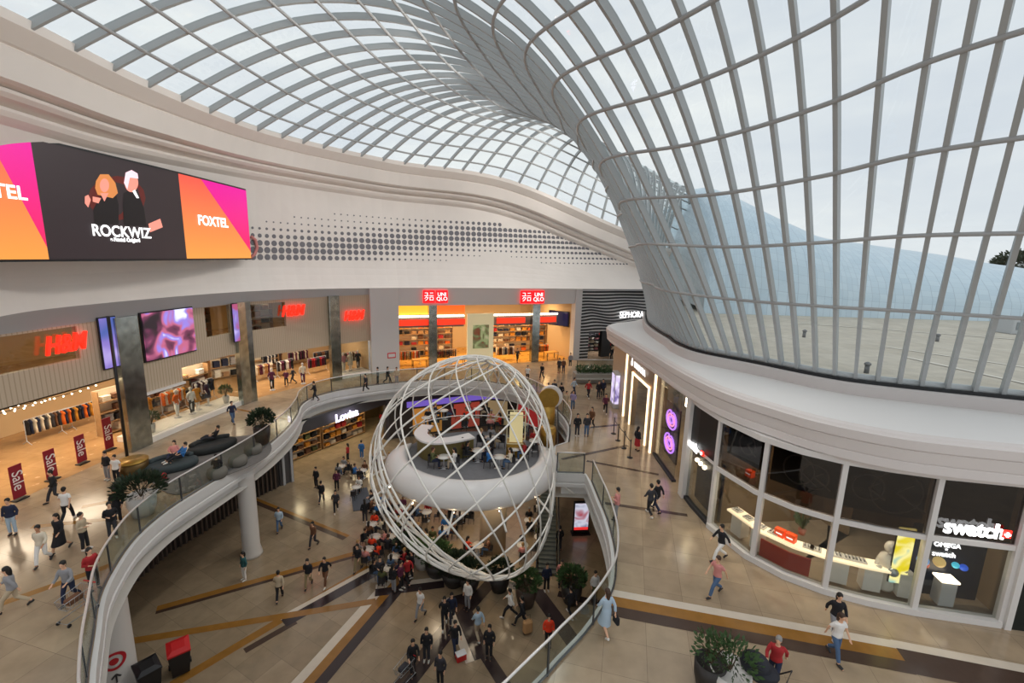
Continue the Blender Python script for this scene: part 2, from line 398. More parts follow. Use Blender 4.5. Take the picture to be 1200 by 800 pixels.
# slab edge, moulded band
EDG = mat('slab_edge_white', 'd5d3d0', 0.5)
def edge_rows(line, closed):
    prof = [(0.12, 0.0), (0.0, 0.0), (0.0, -0.42), (0.05, -0.45), (0.05, -0.52), (0.0, -0.55), (0.0, -0.72), (0.45, -0.76), (0.45, -1.3), (0.6, -1.34)]
    return [[(q.x, q.y, z) for q in offset(line, 0, closed)] if False else [(q.x, q.y, z+0.012) for q in offset(line, -d, closed)] for d, z in prof]
rows = edge_rows(VEDGE, True)
mb = MB(); mb.loft(list(map(list, zip(*rows)))+[[r[0] for r in rows]]); se = struct(mb.build('trim_1', EDG), 'white moulded edge band around the open void', 'slab edge')
# balustrades : glass, posts, handrail
BALW = []
def balustrade(line, z0, label, h=1.1, step=2.2, railmat=HANDRAIL, postw=0.03, name='glass_balustrade'):
    L = Line([(p.x, p.y) for p in line]); o = empty(name, (L.pt(0).x, L.pt(0).y, z0)); tag(o, label, 'balustrade')
    loc = o.location
    def bl(m, n, mt, sm=False):
        m.v = [(p[0]-loc.x, p[1]-loc.y, p[2]-loc.z) for p in m.v]; return m.build(n, mt, o, sm)
    bl(MB().wallstrip(line, z0+0.0, z0+h-.04, 0.018), 'glass_panel', BALG)
    bl(MB().tube([(p.x, p.y, z0+h) for p in line], 0.035, 8), 'handrail', railmat, True)
    bl(MB().tube([(p.x, p.y, z0+.07) for p in line], 0.03, 4), 'shoe_rail', mat('rail_shoe', '5d5f62', 0.4, metal=.5))
    k = max(1, int(L.len/step))
    for i in range(k+1):
        d = min(L.len-.02, i*L.len/k); q = L.pt(d); r = rot_of(L, d)
        m = MB(); m.box((q.x, q.y, z0+h/2-.02), (.06, .035, h), r); bl(m, 'post', mat('rail_post', '55585c', 0.35, metal=.6))
    return o
inn = lambda line, d: [Vector((p.x, p.y)) for p in offset(line, d)]
# the void polygon runs clockwise seen from above, the slab lies to its left
balustrade(inn(VE, -0.16), 0, 'long curved glass balustrade with pale handrail around the left and far side of the void')
balustrade(inn(S2, -0.16), 0, 'curved glass balustrade along the near right side of the void')
balustrade([Vector((2.4,20.98)), Vector((3.75,20.98))], 0, 'short glass balustrade on the little bridge to the white ring')

# ------------------------------------------------------------------ inlaid stripes in the floors
GOLD = mat('gold_stone', '94682f', 0.22, noise=.12, scale=3); BROWN = mat('brown_stone', '4b3a30', 0.22, noise=.1, scale=3); CREAM = mat('cream_stone', 'cfc3b2', 0.2, noise=.06, scale=3); DKST = mat('dark_stone', '33292a', 0.22)
def stripe(parent, z, x0, y0, x1, y1, bands, lift=.004):
    "bands laid side by side along a line of sight pair: (offset, width, material)"
    a = at(x0, y0, z); b = at(x1, y1, z); t = Vector((b.x-a.x, b.y-a.y)).normalized(); n = Vector((t.y, -t.x))
    for i, (o, wd, m) in enumerate(bands):
        p = [Vector((a.x, a.y))+n*o, Vector((b.x, b.y))+n*o, Vector((b.x, b.y))+n*(o+wd), Vector((a.x, a.y))+n*(o+wd)]
        mm = MB(); mm.quad(*[(q.x, q.y, z+lift+.0015*i) for q in p])
        ob = mm.build('stone_inlay', m, parent)
        if ob.data.polygons[0].normal.z < 0: ob.data.flip_normals()
        stripe.n = getattr(stripe, 'n', 0)+1
        for v in ob.data.vertices: v.co.z += .0004*(stripe.n % 9)
B3 = [(-.25, .22, CREAM), (-.03, .38, GOLD), (.35, .3, BROWN)]
stripe(fl, 0, 716, 698, 1052, 760, [(-.3, .3, CREAM), (0, .42, GOLD), (.42, .42, BROWN)])
stripe(fl, 0, 1050, 759, 1230, 794, [(-.3, .3, CREAM), (0, .84, BROWN)])
stripe(fl, 0, 657, 537, 734, 521, [(0, .22, BROWN)]); stripe(fl, 0, 688, 539, 772, 555, [(0, .2, BROWN)])
stripe(fl, 0, 709, 588, 805, 602, [(0, .22, BROWN)]); stripe(fl, 0, 690, 500, 722, 497, [(0, .25, BROWN)])
stripe(fl, 0, -20, 714, 131, 661, [(-.1, .28, GOLD)]); stripe(fl, 0, 40, 615, 150, 604, [(0, .25, GOLD)]); stripe(fl, 0, 97, 592, 175, 577, [(0, .25, GOLD)])
stripe(fl, 0, 262, 475, 345, 492, [(0, .25, GOLD)]); stripe(fl, 0, 180, 560, 300, 525, [(0, .2, BROWN)])
stripe(gf, -5.3, 184, 712, 432, 643, [(-.12, .34, GOLD), (.22, .2, BROWN)]); stripe(gf, -5.3, 146, 751, 440, 703, [(-.12, .36, GOLD)])
stripe(gf, -5.3, 200, 802, 432, 664, [(-.15, .4, GOLD)]); stripe(gf, -5.3, 330, 727, 442, 665, [(-.3, .25, CREAM), (-.05, .55, DKST)])
stripe(gf, -5.3, 345, 815, 470, 672, [(-.5, .4, CREAM), (-.1, .4, GOLD), (.3, .45, DKST)]); stripe(gf, -5.3, 300, 583, 410, 627, [(0, .22, GOLD), (.22, .3, BROWN)])
stripe(gf, -5.3, 526, 700, 556, 774, [(0, .36, CREAM), (-.75, .75, DKST)]); stripe(gf, -5.3, 556, 760, 612, 850, [(-.5, .5, DKST)])
stripe(gf, -5.3, 555, 714, 480, 812, [(0, .5, DKST), (.5, .3, BROWN)]); stripe(gf, -5.3, 590, 675, 545, 726, [(0, .6, DKST)])
stripe(gf, -5.3, 594, 680, 640, 692, [(0, .45, DKST)]); stripe(gf, -5.3, 636, 690, 690, 762, [(0, .7, DKST)]); stripe(gf, -5.3, 655, 692, 735, 712, [(0, .4, DKST)])
stripe(gf, -5.3, 440, 690, 520, 680, [(0, .5, DKST), (-.3, .3, CREAM)]); stripe(gf, -5.3, 285, 760, 345, 726, [(0, .3, BROWN)])

# ------------------------------------------------------------------ long bulkhead wall and cornice
rows = []
NS = 100
for i in range(NS):
    s = -.03+i*(.86/(NS-1)); c = cornp(s); zc = cornz(s); l = lip(s); zl = lipz(s); n = cnorm(s)
    row = [(l+n*.9, zl+.3), (l, zl+.02)]
    for k in range(12): z = zl+.15+(zc-2.35-zl-.15)*(k/11)**1.6; row.append((wallpt(s, z), z))
    w0 = wallpt(s, zc-2.3)
    for d, dz in ((1.6, -2.25), (1.45, -2.15), (1.35, -2.0), (1.38, -1.9), (1.5, -1.86), (1.3, -1.8), (1.0, -1.72), (.85, -1.6), (.84, -1.5), (.95, -1.46), (.62, -1.42), (.42, -1.35), (.2, -.55), (.24, -.5), (.14, -.46), (-.32, -.06), (-.36, .2), (1.2, .35)): row.append((c+n*d, zc+dz))
    rows.append([(p.x, p.y, z) for p, z in row])
mb = MB(); mb.loft(rows)
wl = struct(mb.build('wall_left', WALLM, smooth=False), 'tall curved white wall over the shopfronts with a moulded cornice', 'wall')
# perforated halftone dots, one pattern on the wall
DOT = mat('dot_recess', '77757a', 0.7)
mb = MB()
d0 = WAL.hit(289, 290)[0]; d1 = WAL.hit(752, 300)[0]
cols = int((d1-d0)/.47)
def wavez(u):
    kn = [0, .15, .3, .45, .55, .7, .85, 1.0]; return herm(u, kn, [10.3, 10.6, 11.3, 12.0, 12.35, 11.8, 11.3, 11.1])
def wtop(u): return herm(u, [0, .1, .2, .5, 1], [11.9, 12.6, 13.1, 13.1, 11.9])
for i in range(cols+1):
    u = i/cols; d = d0+u*(d1-d0); t = WAL.tan(d); n = Vector((t.y, -t.x)); ss = wal_s(d)
    zc = wavez(u)
    for k in range(8):
        z = 10.02+.44*k
        if z > wtop(u)+.1: continue
        r = .185*math.exp(-((z-zc)/1.35)**2)+.02
        if k == 0 and .42 < u < .66: continue
        if k == 1 and .5 < u < .58: continue
        if r < .05: r = .05
        if (u > .93 and r < .06): continue
        q = wallpt(ss, z)+n*.03; nn = 10; b = len(mb.v)
        for ph in range(nn):
            a = 2*PI*ph/nn; p = q+t*math.cos(a)*r
            mb.v.append((p.x, p.y, z+math.sin(a)*r))
        for ph in range(nn):
            a = 2*PI*ph/nn; p = q-n*.08+t*math.cos(a)*r
            mb.v.append((p.x, p.y, z+math.sin(a)*r))
        mb.face(*[b+x for x in range(nn)][::-1])
        for x in range(nn): mb.face(b+x, b+(x+1) % nn, b+nn+(x+1) % nn, b+nn+x)
dt = DOTS_ = mb.build('perforation', DOT, wl); dt['label'] = 'halftone pattern of grey round holes'

# upper grey bulkhead above the shopfronts and its soffit
mb = MB(); mb.wallstrip(FAC.sub(0, FAC.len-.1, 0.0), 6.95, 8.4, .3)
struct(mb.build('trim_2', GREYM), 'grey band running above all the shopfronts', 'bulkhead')

# ------------------------------------------------------------------ terrace ledge on the right
LED = [(12.5,37.2),(10.2,36.6),(8.4,35.6),(7.25,34.0),(6.95,32),(7.2,28),(7.45,23.5),(7.6,20),(7.9,17.2),(8.25,15.9),(8.8,14.85),(9.45,13.75),(10.2,13.0),(11.1,12.4),(12,12.05),(13.9,11.6),(17,11.0),(22,10.2)]
LEDs = spline([Vector(p) for p in LED], 4)
SOF = mat('ledge_plaster', 'd6cfcb', 0.65, bump=.25, scale=9)
prof = [(1.2, 4.62), (.12, 4.62), (.1, 4.72), (0, 4.74), (0, 5.0), (.03, 5.02), (.0, 5.04), (-.05, 5.38), (-.02, 5.4), (-.08, 5.43), (-.1, 5.7), (-.04, 5.73), (0, 5.8), (.12, 5.86)]
def ldz(i): return -.32*max(0, 1-i/34)**1.0 if i < 34 else 0
rows = [[(q.x, q.y, z+(ldz(i) if z > 4.9 else 0)) for i, q in enumerate(offset(LEDs, -d))] for d, z in prof]
struct(MB().loft(list(map(list, zip(*rows)))).build('trim_3', SOF), 'pale moulded fascia of the terrace ledge above the right hand shops', 'fascia')
foot = [footp(-.035+i*1.12/120) for i in range(121)]
LEDL = Line(LEDs)
top = MB(); rows = []
fo = offset(foot, .45); inner = fo
# ledge top: between the fascia and the kerb, matched by fraction
FOOTL = Line(fo)
lo = [LEDL.pt(LEDL.len*i/120, -.12) for i in range(121)]
def frac_match():
    out = []
    for i in range(121):
        p = lo[i]; best = min(range(121), key=lambda j: (fo[j]-p).length); out.append(best)
    for i in range(1, 121): out[i] = max(out[i], out[i-1])
    return out
fm = frac_match()
NL = LEDL.seg
rows = [[(lo[i].x, lo[i].y, 5.86+ldz(LEDL.seg(LEDL.len*i/120))) for i in range(121)], [(fo[fm[i]].x, fo[fm[i]].y, 5.92) for i in range(121)]]
struct(MB().loft(rows, flip=False).build('trim_4', mat('ledge_top', 'e2dfdc', 0.6)), 'smooth white top of the ledge below the glass', 'ledge')
f2 = offset(foot, .26); rows = [[(q.x, q.y, z) for q in l] for l, z in ((fo, 5.8), (fo, 6.3), (offset(foot, .40), 6.36), (offset(foot, .2), 6.36))]
struct(MB().loft(rows).build('trim_5', mat('kerb_plaster', 'c4bebb', 0.65, bump=.2, scale=9)), 'low curved kerb at the foot of the glass', 'kerb')
struct(MB().wallstrip(f2, 6.2, 6.47, .1).build('trim_6', DARK), 'black strip painted for the shaded gap under the foot of the glass', 'trim')  # solid black strip puts the shade of the gap into colour

# ------------------------------------------------------------------ the open terrace outside the glass
TER = stone_floor('terrace_paving', 'c9c1b2', 'bfb6a6', 'aaa294', 1.4, 0.75)
tp = [(foot[i].x, foot[i].y) for i in range(0, 121, 2)]
poly = tp+[(34, 10), (90, 10), (90, 75), (20, 75), (13, 42)]
mb = MB(); tr = tessellate_polygon([[Vector((p[0], p[1], 0)) for p in poly]]); mb.v = [(p[0], p[1], 6.42) for p in poly]
for t in tr: mb.face(*t)
te = struct(fix_normals(mb.build('exterior_terrace', TER)), 'sandy paved roof terrace outside the glass', 'terrace')
if te.data.polygons[0].normal.z < 0: te.data.flip_normals()
# glass roof of the next hall, bulging over the far side of the terrace
DOMEM = bpy.data.materials.new('sky_reflection_blue'); DOMEM.use_nodes = True; _b = DOMEM.node_tree.nodes['Principled BSDF']
_n = DOMEM.node_tree; _tc = _n.nodes.new('ShaderNodeTexCoord'); _br = _n.nodes.new('ShaderNodeTexBrick'); _br.offset = 0
_br.inputs['Color1'].default_value = srgb('bfd3e0'); _br.inputs['Color2'].default_value = srgb('c9dbe6'); _br.inputs['Mortar'].default_value = srgb('a5b8c6'); _br.inputs['Scale'].default_value = 40  # pale blue base colour stands in for sky reflected by the glass
_br.inputs['Mortar Size'].default_value = .012; _br.inputs['Brick Width'].default_value = .5; _br.inputs['Row Height'].default_value = .9
_n.links.new(_tc.outputs['UV'], _br.inputs['Vector']); _n.links.new(_br.outputs['Color'], _b.inputs['Base Color']); _b.inputs['Roughness'].default_value = .35
crest = [(777, 345), (782, 285), (795, 240), (812, 222), (837, 228), (896, 258), (933, 275), (987, 284), (1062, 295), (1117, 305), (1158, 312), (1190, 330)]
def atd(x, y, Y): d = ray(x, y); return EYE+d*(Y/d.y)
rows = []
cr_ = spline([atd(x, y, 47) for x, y in crest], 6); ba_ = spline([Vector((at(x, 362 if x < 1150 else 352, 6.42).x, 0, 6.42)) for x, y in crest], 6)
nC = len(cr_)
for k in range(0, 19):
    a = k/18*PI; row = []
    for i in range(nC):
        c = cr_[i]; hgt = c.z-6.42
        row.append((c.x-.0*c.y, 47-10.5*math.cos(a), 6.42+hgt*max(0, math.sin(a))**.8-(.3 if k in (0, 18) else 0)))
    rows.append(row)
mb = MB(); mb.loft(rows); dm = mb.build('exterior_glass_dome', DOMEM, smooth=True)
uv = dm.data.uv_layers.new(name='UVMap'); m_ = nC
for lp in dm.data.loops:
    vi = lp.vertex_index; uv.data[lp.index].uv = ((vi % m_)/m_, (vi//m_)/18)
struct(dm, 'glass roof bulging up beyond the terrace, painted pale blue for reflected sky', 'glass roof')
# ------------------------------------------------------------------ shopfront materials
SLAT = bpy.data.materials.new('beige_slats'); SLAT.use_nodes = True; _n = SLAT.node_tree; _b = _n.nodes['Principled BSDF']; _b.inputs['Roughness'].default_value = .55
_w = _n.nodes.new('ShaderNodeTexWave'); _w.wave_type = 'BANDS'; _w.bands_direction = 'DIAGONAL'; _w.inputs['Scale'].default_value = 2.4; _tc = _n.nodes.new('ShaderNodeTexCoord'); _mp = _n.nodes.new('ShaderNodeMapping'); _mp.inputs['Scale'].default_value = (1.3, 1.3, 0)
_cr = _n.nodes.new('ShaderNodeValToRGB'); _cr.color_ramp.elements[0].color = srgb('ad9a82'); _cr.color_ramp.elements[1].color = srgb('c3b199'); _cr.color_ramp.elements[0].position = .08; _cr.color_ramp.elements[1].position = .2
_n.links.new(_tc.outputs['Object'], _mp.inputs[0]); _n.links.new(_mp.outputs[0], _w.inputs[0]); _n.links.new(_w.outputs['Fac'], _cr.inputs[0]); _n.links.new(_cr.outputs[0], _b.inputs['Base Color'])
MIRR = mat('dark_mirror', 'b4bab5', 0.22, metal=1.0, noise=.35, scale=2.5); CREAMW = mat('cream_wall', 'd9c9ae', .6); BLACKM = mat('black_metal', '17171a', .4); WOODM = mat('oak', 'a9835a', .5, noise=.15, scale=6)
REDS = mat('red_sign', 'f02a1e', .5, emit=2.2, ecol='ff1c0c'); WHS = mat('white_sign', 'ffffff', .5, emit=1.1); BURG = mat('burgundy_fabric', '8c1626', .7)
LAMP = mat('lamp_glow', 'fff0d8', .5, emit=14.0, ecol='ffe2b8'); WLAMP = mat('soft_lamp', 'fff4e4', .5, emit=5.0, ecol='ffe8c8'); CONC = mat('pale_grey_metal', 'b9babd', .45)
STWH = mat('white_frame', 'e3e0dc', .45)

def on(line, s, z, off=0.0): q = line.pt(s, off); return (q.x, q.y, z)
# ---- clothes shop in the left bulkhead
hm = empty('shopfront', on(FAC, 14, 0)); struct(hm, 'tall beige slatted front of the clothes shop with red sloping letter signs', 'shopfront')
def ch(mb, name, m, parent, smooth=False):
    l = parent.location; rz = parent.rotation_euler.z; c, s = math.cos(-rz), math.sin(-rz)
    mb.v = [((p[0]-l.x)*c-(p[1]-l.y)*s, (p[0]-l.x)*s+(p[1]-l.y)*c, p[2]-l.z) for p in mb.v]
    return mb.build(name, m, parent, smooth)
def holed(line, s0, s1, z0, z1, holes, th=.25, off=0.0):
    "a wall with rectangular openings (s0, s1, z0, z1)"
    m = MB(); cuts = sorted(set([s0, s1]+[h[0] for h in holes]+[h[1] for h in holes]))
    for a, b in zip(cuts, cuts[1:]):
        zs = [(z0, z1)]; mid = (a+b)/2
        for h in holes:
            if h[0] <= mid <= h[1]:
                nz = []
                for u, v in zs:
                    if h[2] > u: nz.append((u, min(v, h[2])))
                    if h[3] < v: nz.append((max(u, h[3]), v))
                zs = [q for q in nz if q[1]-q[0] > .01]
        for u, v in zs: m.wallstrip(line.sub(a, b, off), u, v, th)
    return m
W1 = (6.5, 14.35, 5.35, 6.85); W2 = (21.65, 23.6, 5.05, 6.9); W3 = (25.2, 27.9, 4.95, 6.75)
ch(holed(FAC, 4, 16.9, 4.05, 7.0, [W1]), 'slatted_panel', SLAT, hm); ch(holed(FAC, 16.9, 19.7, 2.75, 7.0, []), 'slatted_panel', SLAT, hm)
ch(holed(FAC, 19.7, 24.6, 3.6, 7.0, [W2]), 'slatted_panel', SLAT, hm); ch(holed(FAC, 24.6, 35.1, 2.98, 7.0, [W3]), 'slatted_panel', SLAT, hm)
for a in (W1, W2, W3): ch(panel(FAC, a[0], a[1], a[2], a[3], .03, .05), 'upper_window', SHOPG, hm)
ch(panel(FAC, 16.9, 24.6, .3, 2.95, .03, 0), 'display_window', SHOPG, hm); ch(panel(FAC, 16.9, 24.6, 0, .3, .35, .05), 'window_plinth', mat('white_plinth', 'efe9df', .4), hm)
ch(panel(FAC, 16.9, 19.7, 2.68, 2.8, .4, .1), 'light_ledge', STWH, hm)
ch(panel(FAC, 32.2, 35.0, .3, 2.98, .03, 0), 'display_window', SHOPG, hm); ch(panel(FAC, 32.2, 35.0, 0, .25, .3, .05), 'window_plinth', mat('white_plinth', 'efe9df'), hm)
def sign_hm(x0, y0, x1, y1, size):
    s0, z0 = FAC.hit(x0, y1); s1, z1 = FAC.hit(x1, y0); s = (s0+s1)/2; z = (z0+z1)/2; t = FAC.tan(s); q = FAC.pt(s, .32)
    o = text('letter_sign', 'H&M', size, REDS, (q.x, q.y, z), (t.x, t.y, 0), hm and (0, 0, 1), hm, .06, off=.012, shear=.3, sx=.72); o['label'] = 'red glowing letters'
    return o
sign_hm(49, 385, 87, 422, 1.12); sign_hm(329, 355, 351, 373, 1.12); sign_hm(401, 361, 423, 378, 1.12)
# mirrored piers
for k, (a, b, lab) in enumerate([(15.95, 17.15, 'wide dark mirrored pier between the first entrance and the display window'), (23.8, 25.1, 'dark mirrored pier at the far end of the long display window'), (31.35, 32.25, 'slim dark mirrored pier beside the last red letter sign')]):
    m = MB(); m.wallstrip(FAC.sub(a, b, .22), 0, 7.0, .36); o = m.build('mirrored_pier', MIRR); struct(o, lab, 'pier')
q = FAC.pt(15.3, .75); o = MB().tube([(q.x, q.y, 0), (q.x, q.y, 7.2)], .07, 10).build('black_post', BLACKM, smooth=True); tag(o, 'slim black post in front of the first mirrored pier', 'post')
# screens on the front
def screen_img(name, cols, scale=1.5, seed=0.0, emit=1.0):
    m = bpy.data.materials.new(name); m.use_nodes = True; n = m.node_tree; b = n.nodes['Principled BSDF']; tc = n.nodes.new('ShaderNodeTexCoord'); mp = n.nodes.new('ShaderNodeMapping'); mp.inputs['Location'].default_value = (seed, seed, 0)
    t = n.nodes.new('ShaderNodeTexNoise'); t.inputs['Scale'].default_value = scale; t.inputs['Detail'].default_value = 1.5; t.inputs['Distortion'].default_value = .8; c = n.nodes.new('ShaderNodeValToRGB'); c.color_ramp.interpolation = 'EASE'
    c.color_ramp.elements[0].position = .3; c.color_ramp.elements[1].position = .7; c.color_ramp.elements[0].color = srgb(cols[0]); c.color_ramp.elements[1].color = srgb(cols[-1])
    for i, q in enumerate(cols[1:-1]): e = c.color_ramp.elements.new(.3+.4*(i+1)/(len(cols)-1)); e.color = srgb(q)
    n.links.new(tc.outputs['Object'], mp.inputs[0]); n.links.new(mp.outputs[0], t.inputs[0]); n.links.new(t.outputs['Fac'], c.inputs[0]); b.inputs['Base Color'].default_value = (0, 0, 0, 1); b.inputs['Roughness'].default_value = .3
    n.links.new(c.outputs[0], b.inputs['Emission Color']); b.inputs['Emission Strength'].default_value = emit; return m
a = empty('led_screen', on(FAC, 19.1, 5.7)); tag(a, 'wide screen with a blurred pink and violet fashion picture on the slatted front', 'screen')
ch(panel(FAC, 17.5, 20.65, 4.5, 7.02, .1, .28), 'display', screen_img('fashion_screen', ['2a2026', '6a3550', 'b5607f', '8f7ad0', 'dfe0ff'], .9, 3.1, 1.1), a); ch(panel(FAC, 17.42, 20.73, 4.42, 7.08, .1, .2), 'casing', BLACKM, a)
a = empty('led_screen', on(FAC, 15.8, 5.8)); tag(a, 'narrow upright screen glowing violet and blue beside the black post', 'screen')
ch(panel(FAC, 15.3, 16.1, 4.62, 7.05, .06, .27), 'display', screen_img('violet_screen', ['2c5aa0', '8a78c8', 'b9a8e6'], .45, 8.0, .9), a); ch(panel(FAC, 15.24, 16.16, 4.56, 7.1, .06, .21), 'casing', BLACKM, a)
a = empty('led_screen', on(FAC, 23.7, 5.8)); tag(a, 'slim violet screen fixed to the second mirrored pier', 'screen')
ch(panel(FAC, 23.45, 23.85, 4.5, 6.95, .06, .48), 'display', screen_img('slim_screen', ['b05078', '8a78c8', 'd9d0ff'], .9, 1.0, .9), a); ch(panel(FAC, 23.4, 23.9, 4.44, 7.0, .06, .43), 'casing', BLACKM, a)

# ---- interior of the clothes shop
WARMF = stone_floor('warm_shop_floor', 'b78f62', 'ad865a', '8f6c45', 1.2, .2, .1)
def room(line, s0, s1, depth, z0, z1, mw, label, mc=None, mf=None):
    r = struct(empty('shop_interior', on(line, (s0+s1)/2, z0, -depth)), label, 'shop interior')
    f = line.sub(s0, s1, -.15); b = [line.pt(s0, -depth)]+[Vector(p) for p in line.sub(s0, s1, -depth)][1:-1]+[line.pt(s1, -depth)]
    m = MB(); m.loft([[(p.x, p.y, z0) for p in b], [(p.x, p.y, z1) for p in b]])
    m.quad((f[0].x, f[0].y, z0), (b[0].x, b[0].y, z0), (b[0].x, b[0].y, z1), (f[0].x, f[0].y, z1)); m.quad((f[-1].x, f[-1].y, z0), (b[-1].x, b[-1].y, z0), (b[-1].x, b[-1].y, z1), (f[-1].x, f[-1].y, z1))
    ch(m, 'interior_wall', mw, r)
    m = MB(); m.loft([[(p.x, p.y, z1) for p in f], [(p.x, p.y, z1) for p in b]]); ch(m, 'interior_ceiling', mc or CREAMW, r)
    if mf: m = MB(); m.loft([[(p.x, p.y, z0+.006) for p in f], [(p.x, p.y, z0+.006) for p in b]]); ch(m, 'interior_floor', mf, r)
    return r
FACb = Line([(-20.0,4),(-20.2,16.5),(-19.8,22),(-19.2,26.3),(-18.4,30.5),(-17.0,33.2),(-14.9,36.3),(-12.4,39.0)])
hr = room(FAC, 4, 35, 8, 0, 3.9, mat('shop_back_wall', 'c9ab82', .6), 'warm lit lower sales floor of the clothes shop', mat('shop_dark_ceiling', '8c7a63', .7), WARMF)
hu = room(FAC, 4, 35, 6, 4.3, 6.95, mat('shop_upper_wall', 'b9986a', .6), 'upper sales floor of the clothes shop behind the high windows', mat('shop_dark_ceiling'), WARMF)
def shop_light(line, s0, s1, off, z, n, pw, col=(1, .78, .52), size=1.0):
    for i in range(n):
        q = line.pt(s0+(s1-s0)*(i+.5)/n, off); area('shop_lamp', (q.x, q.y, z), size, pw, col)
shop_light(FAC, 8, 34, -3, 3.8, 8, 140, (1, .82, .6), 2.2); shop_light(FAC, 8, 30, -2.5, 6.85, 6, 50)

CLOTH = [mat('cloth_'+n, c, .85) for n, c in (('black', '1b1b20'), ('charcoal', '34343a'), ('navy', '1f2740'), ('cream', 'd8cdb8'), ('white', 'e4e1dc'), ('ochre', 'c8862a'), ('orange', 'd9661c'), ('brown', '6b4730'), ('plum', '5b2340'), ('red', 'a8262a'), ('olive', '565a36'), ('tan', 'b48a5c'), ('grey', '8d8d90'), ('pink', 'c98a90'), ('teal', '2c5a5c'))]
CN = ['black', 'charcoal', 'navy', 'cream', 'white', 'ochre', 'orange', 'brown', 'plum', 'red', 'olive', 'tan', 'grey', 'pink', 'teal']
CD = dict(zip(CN, CLOTH))
# one garment mesh on a hanger; copies take their own colour
def garment_mesh():
    m = MB(); rows = []
    for z, hw, d in ((0, .05, .02), (-.03, .06, .03), (-.09, .2, .05), (-.2, .22, .06), (-.22, .16, .06), (-.5, .16, .06), (-.8, .19, .07)):
        rows.append([(math.cos(2*PI*k/10)*d, math.sin(2*PI*k/10)*hw, z) for k in range(10)])
    m.loft(rows, closed=True, caps=True); return m
_g = garment_mesh().build('garment', CLOTH[0], smooth=True); GME = _g.data; bpy.data.objects.remove(_g)
GAR = {}
def put_garment(x, y, z, rz, col, grp, lab):
    key = col
    if key not in GAR: me = GME.copy(); me.materials[0] = CD[col]; GAR[key] = me
    o = bpy.data.objects.new('hanging_garment', GAR[key]); COL.objects.link(o); o.location = (x, y, z); o.rotation_euler = (0, 0, rz)
    tag(o, lab, 'garment', grp); return o
RACKS = []
def rack(x, y, z, rz, L, cols, label, place, h=1.35):
    o = empty('clothes_rack', (x, y, z), rz); tag(o, label, 'clothes rack')
    MB().tube([(-L/2, 0, h), (L/2, 0, h)], .018, 6).build('hanging_rail', CONC, o)
    for sx in (-1, 1):
        MB().tube([(sx*L/2, -.28, .02), (sx*L/2, 0, .2), (sx*L/2, 0, h)], .018, 6).build('leg', CONC, o); MB().tube([(sx*L/2, .28, .02), (sx*L/2, 0, .2)], .018, 6).build('leg', CONC, o)
    n = int(L/.16); c, s = math.cos(rz), math.sin(rz)
    for i in range(n):
        u = -L/2+.1+i*(L-.2)/max(1, n-1); col = cols[(i*7//3) % len(cols)]
        put_garment(x+u*c, y+u*s, z+h-.02, rz+random.uniform(-.15, .15), col, 'garments on the '+place, 'garment hanging on the '+place)
def table(x, y, z, rz, L, W, H, label, m=None):
    o = empty('display_table', (x, y, z), rz); tag(o, label, 'table')
    MB().rbox((0, 0, H-.03), (L, W, .06), .01).build('tabletop', m or WOODM, o)
    for sx in (-1, 1):
        for sy in (-1, 1): MB().box((sx*(L/2-.05), sy*(W/2-.05), (H-.06)/2), (.05, .05, H-.06)).build('leg', BLACKM, o)
    return o
# shelving bays along back walls
def shelves(line, s0, s1, off, z0, z1, label, cols, n=4, place='', m=None, dens=.32):
    mid = (s0+s1)/2; q = line.pt(mid, off); rz = rot_of(line, mid); L = s1-s0; o = empty('shelf_unit', (q.x, q.y, z0), rz); tag(o, label, 'shelving'); H = z1-z0
    MB().box((0, -.02, H/2), (L, .04, H)).build('back_panel', m or CREAMW, o)
    for sx in (-1, 1): MB().box((sx*(L/2-.02), -.22, H/2), (.04, .42, H)).build('side_panel', m or WOODM, o)
    c, s = math.cos(rz), math.sin(rz)
    for k in range(n):
        zz = .12+k*(H-.2)/n; MB().box((0, -.22, zz), (L-.08, .42, .04)).build('shelf', m or WOODM, o)
        hh = (H-.2)/n
        cnt = max(1, int((L-.2)/(dens*1.9)))
        for i in range(cnt):
            if random.random() < .12: continue
            u = -L/2+.2+(i+.5)*(L-.4)/cnt; col = random.choice(cols); w_ = dens*1.45; h_ = hh*random.uniform(.35, .75)
            key = ('box', col, round(w_, 2), int(h_*10)); me = GAR.get(key)
            if me is None:
                t_ = MB(); rows = []
                for lz in range(4): a_ = .96+.04*(lz % 2); t_.rbox((0, 0, h_*(lz+.5)/4), (w_*a_, .3, h_/4*.96), .02)
                ob = t_.build('x', CD[col]); me = ob.data; bpy.data.objects.remove(ob); GAR[key] = me
            ob = bpy.data.objects.new('folded_clothes', me); COL.objects.link(ob); ob.location = (q.x+u*c+.22*s, q.y+u*s-.22*c, z0+zz+.022); ob.rotation_euler = (0, 0, rz)
            tag(ob, 'folded clothes on the '+place, 'clothes', 'folded clothes on the '+place)
    return o
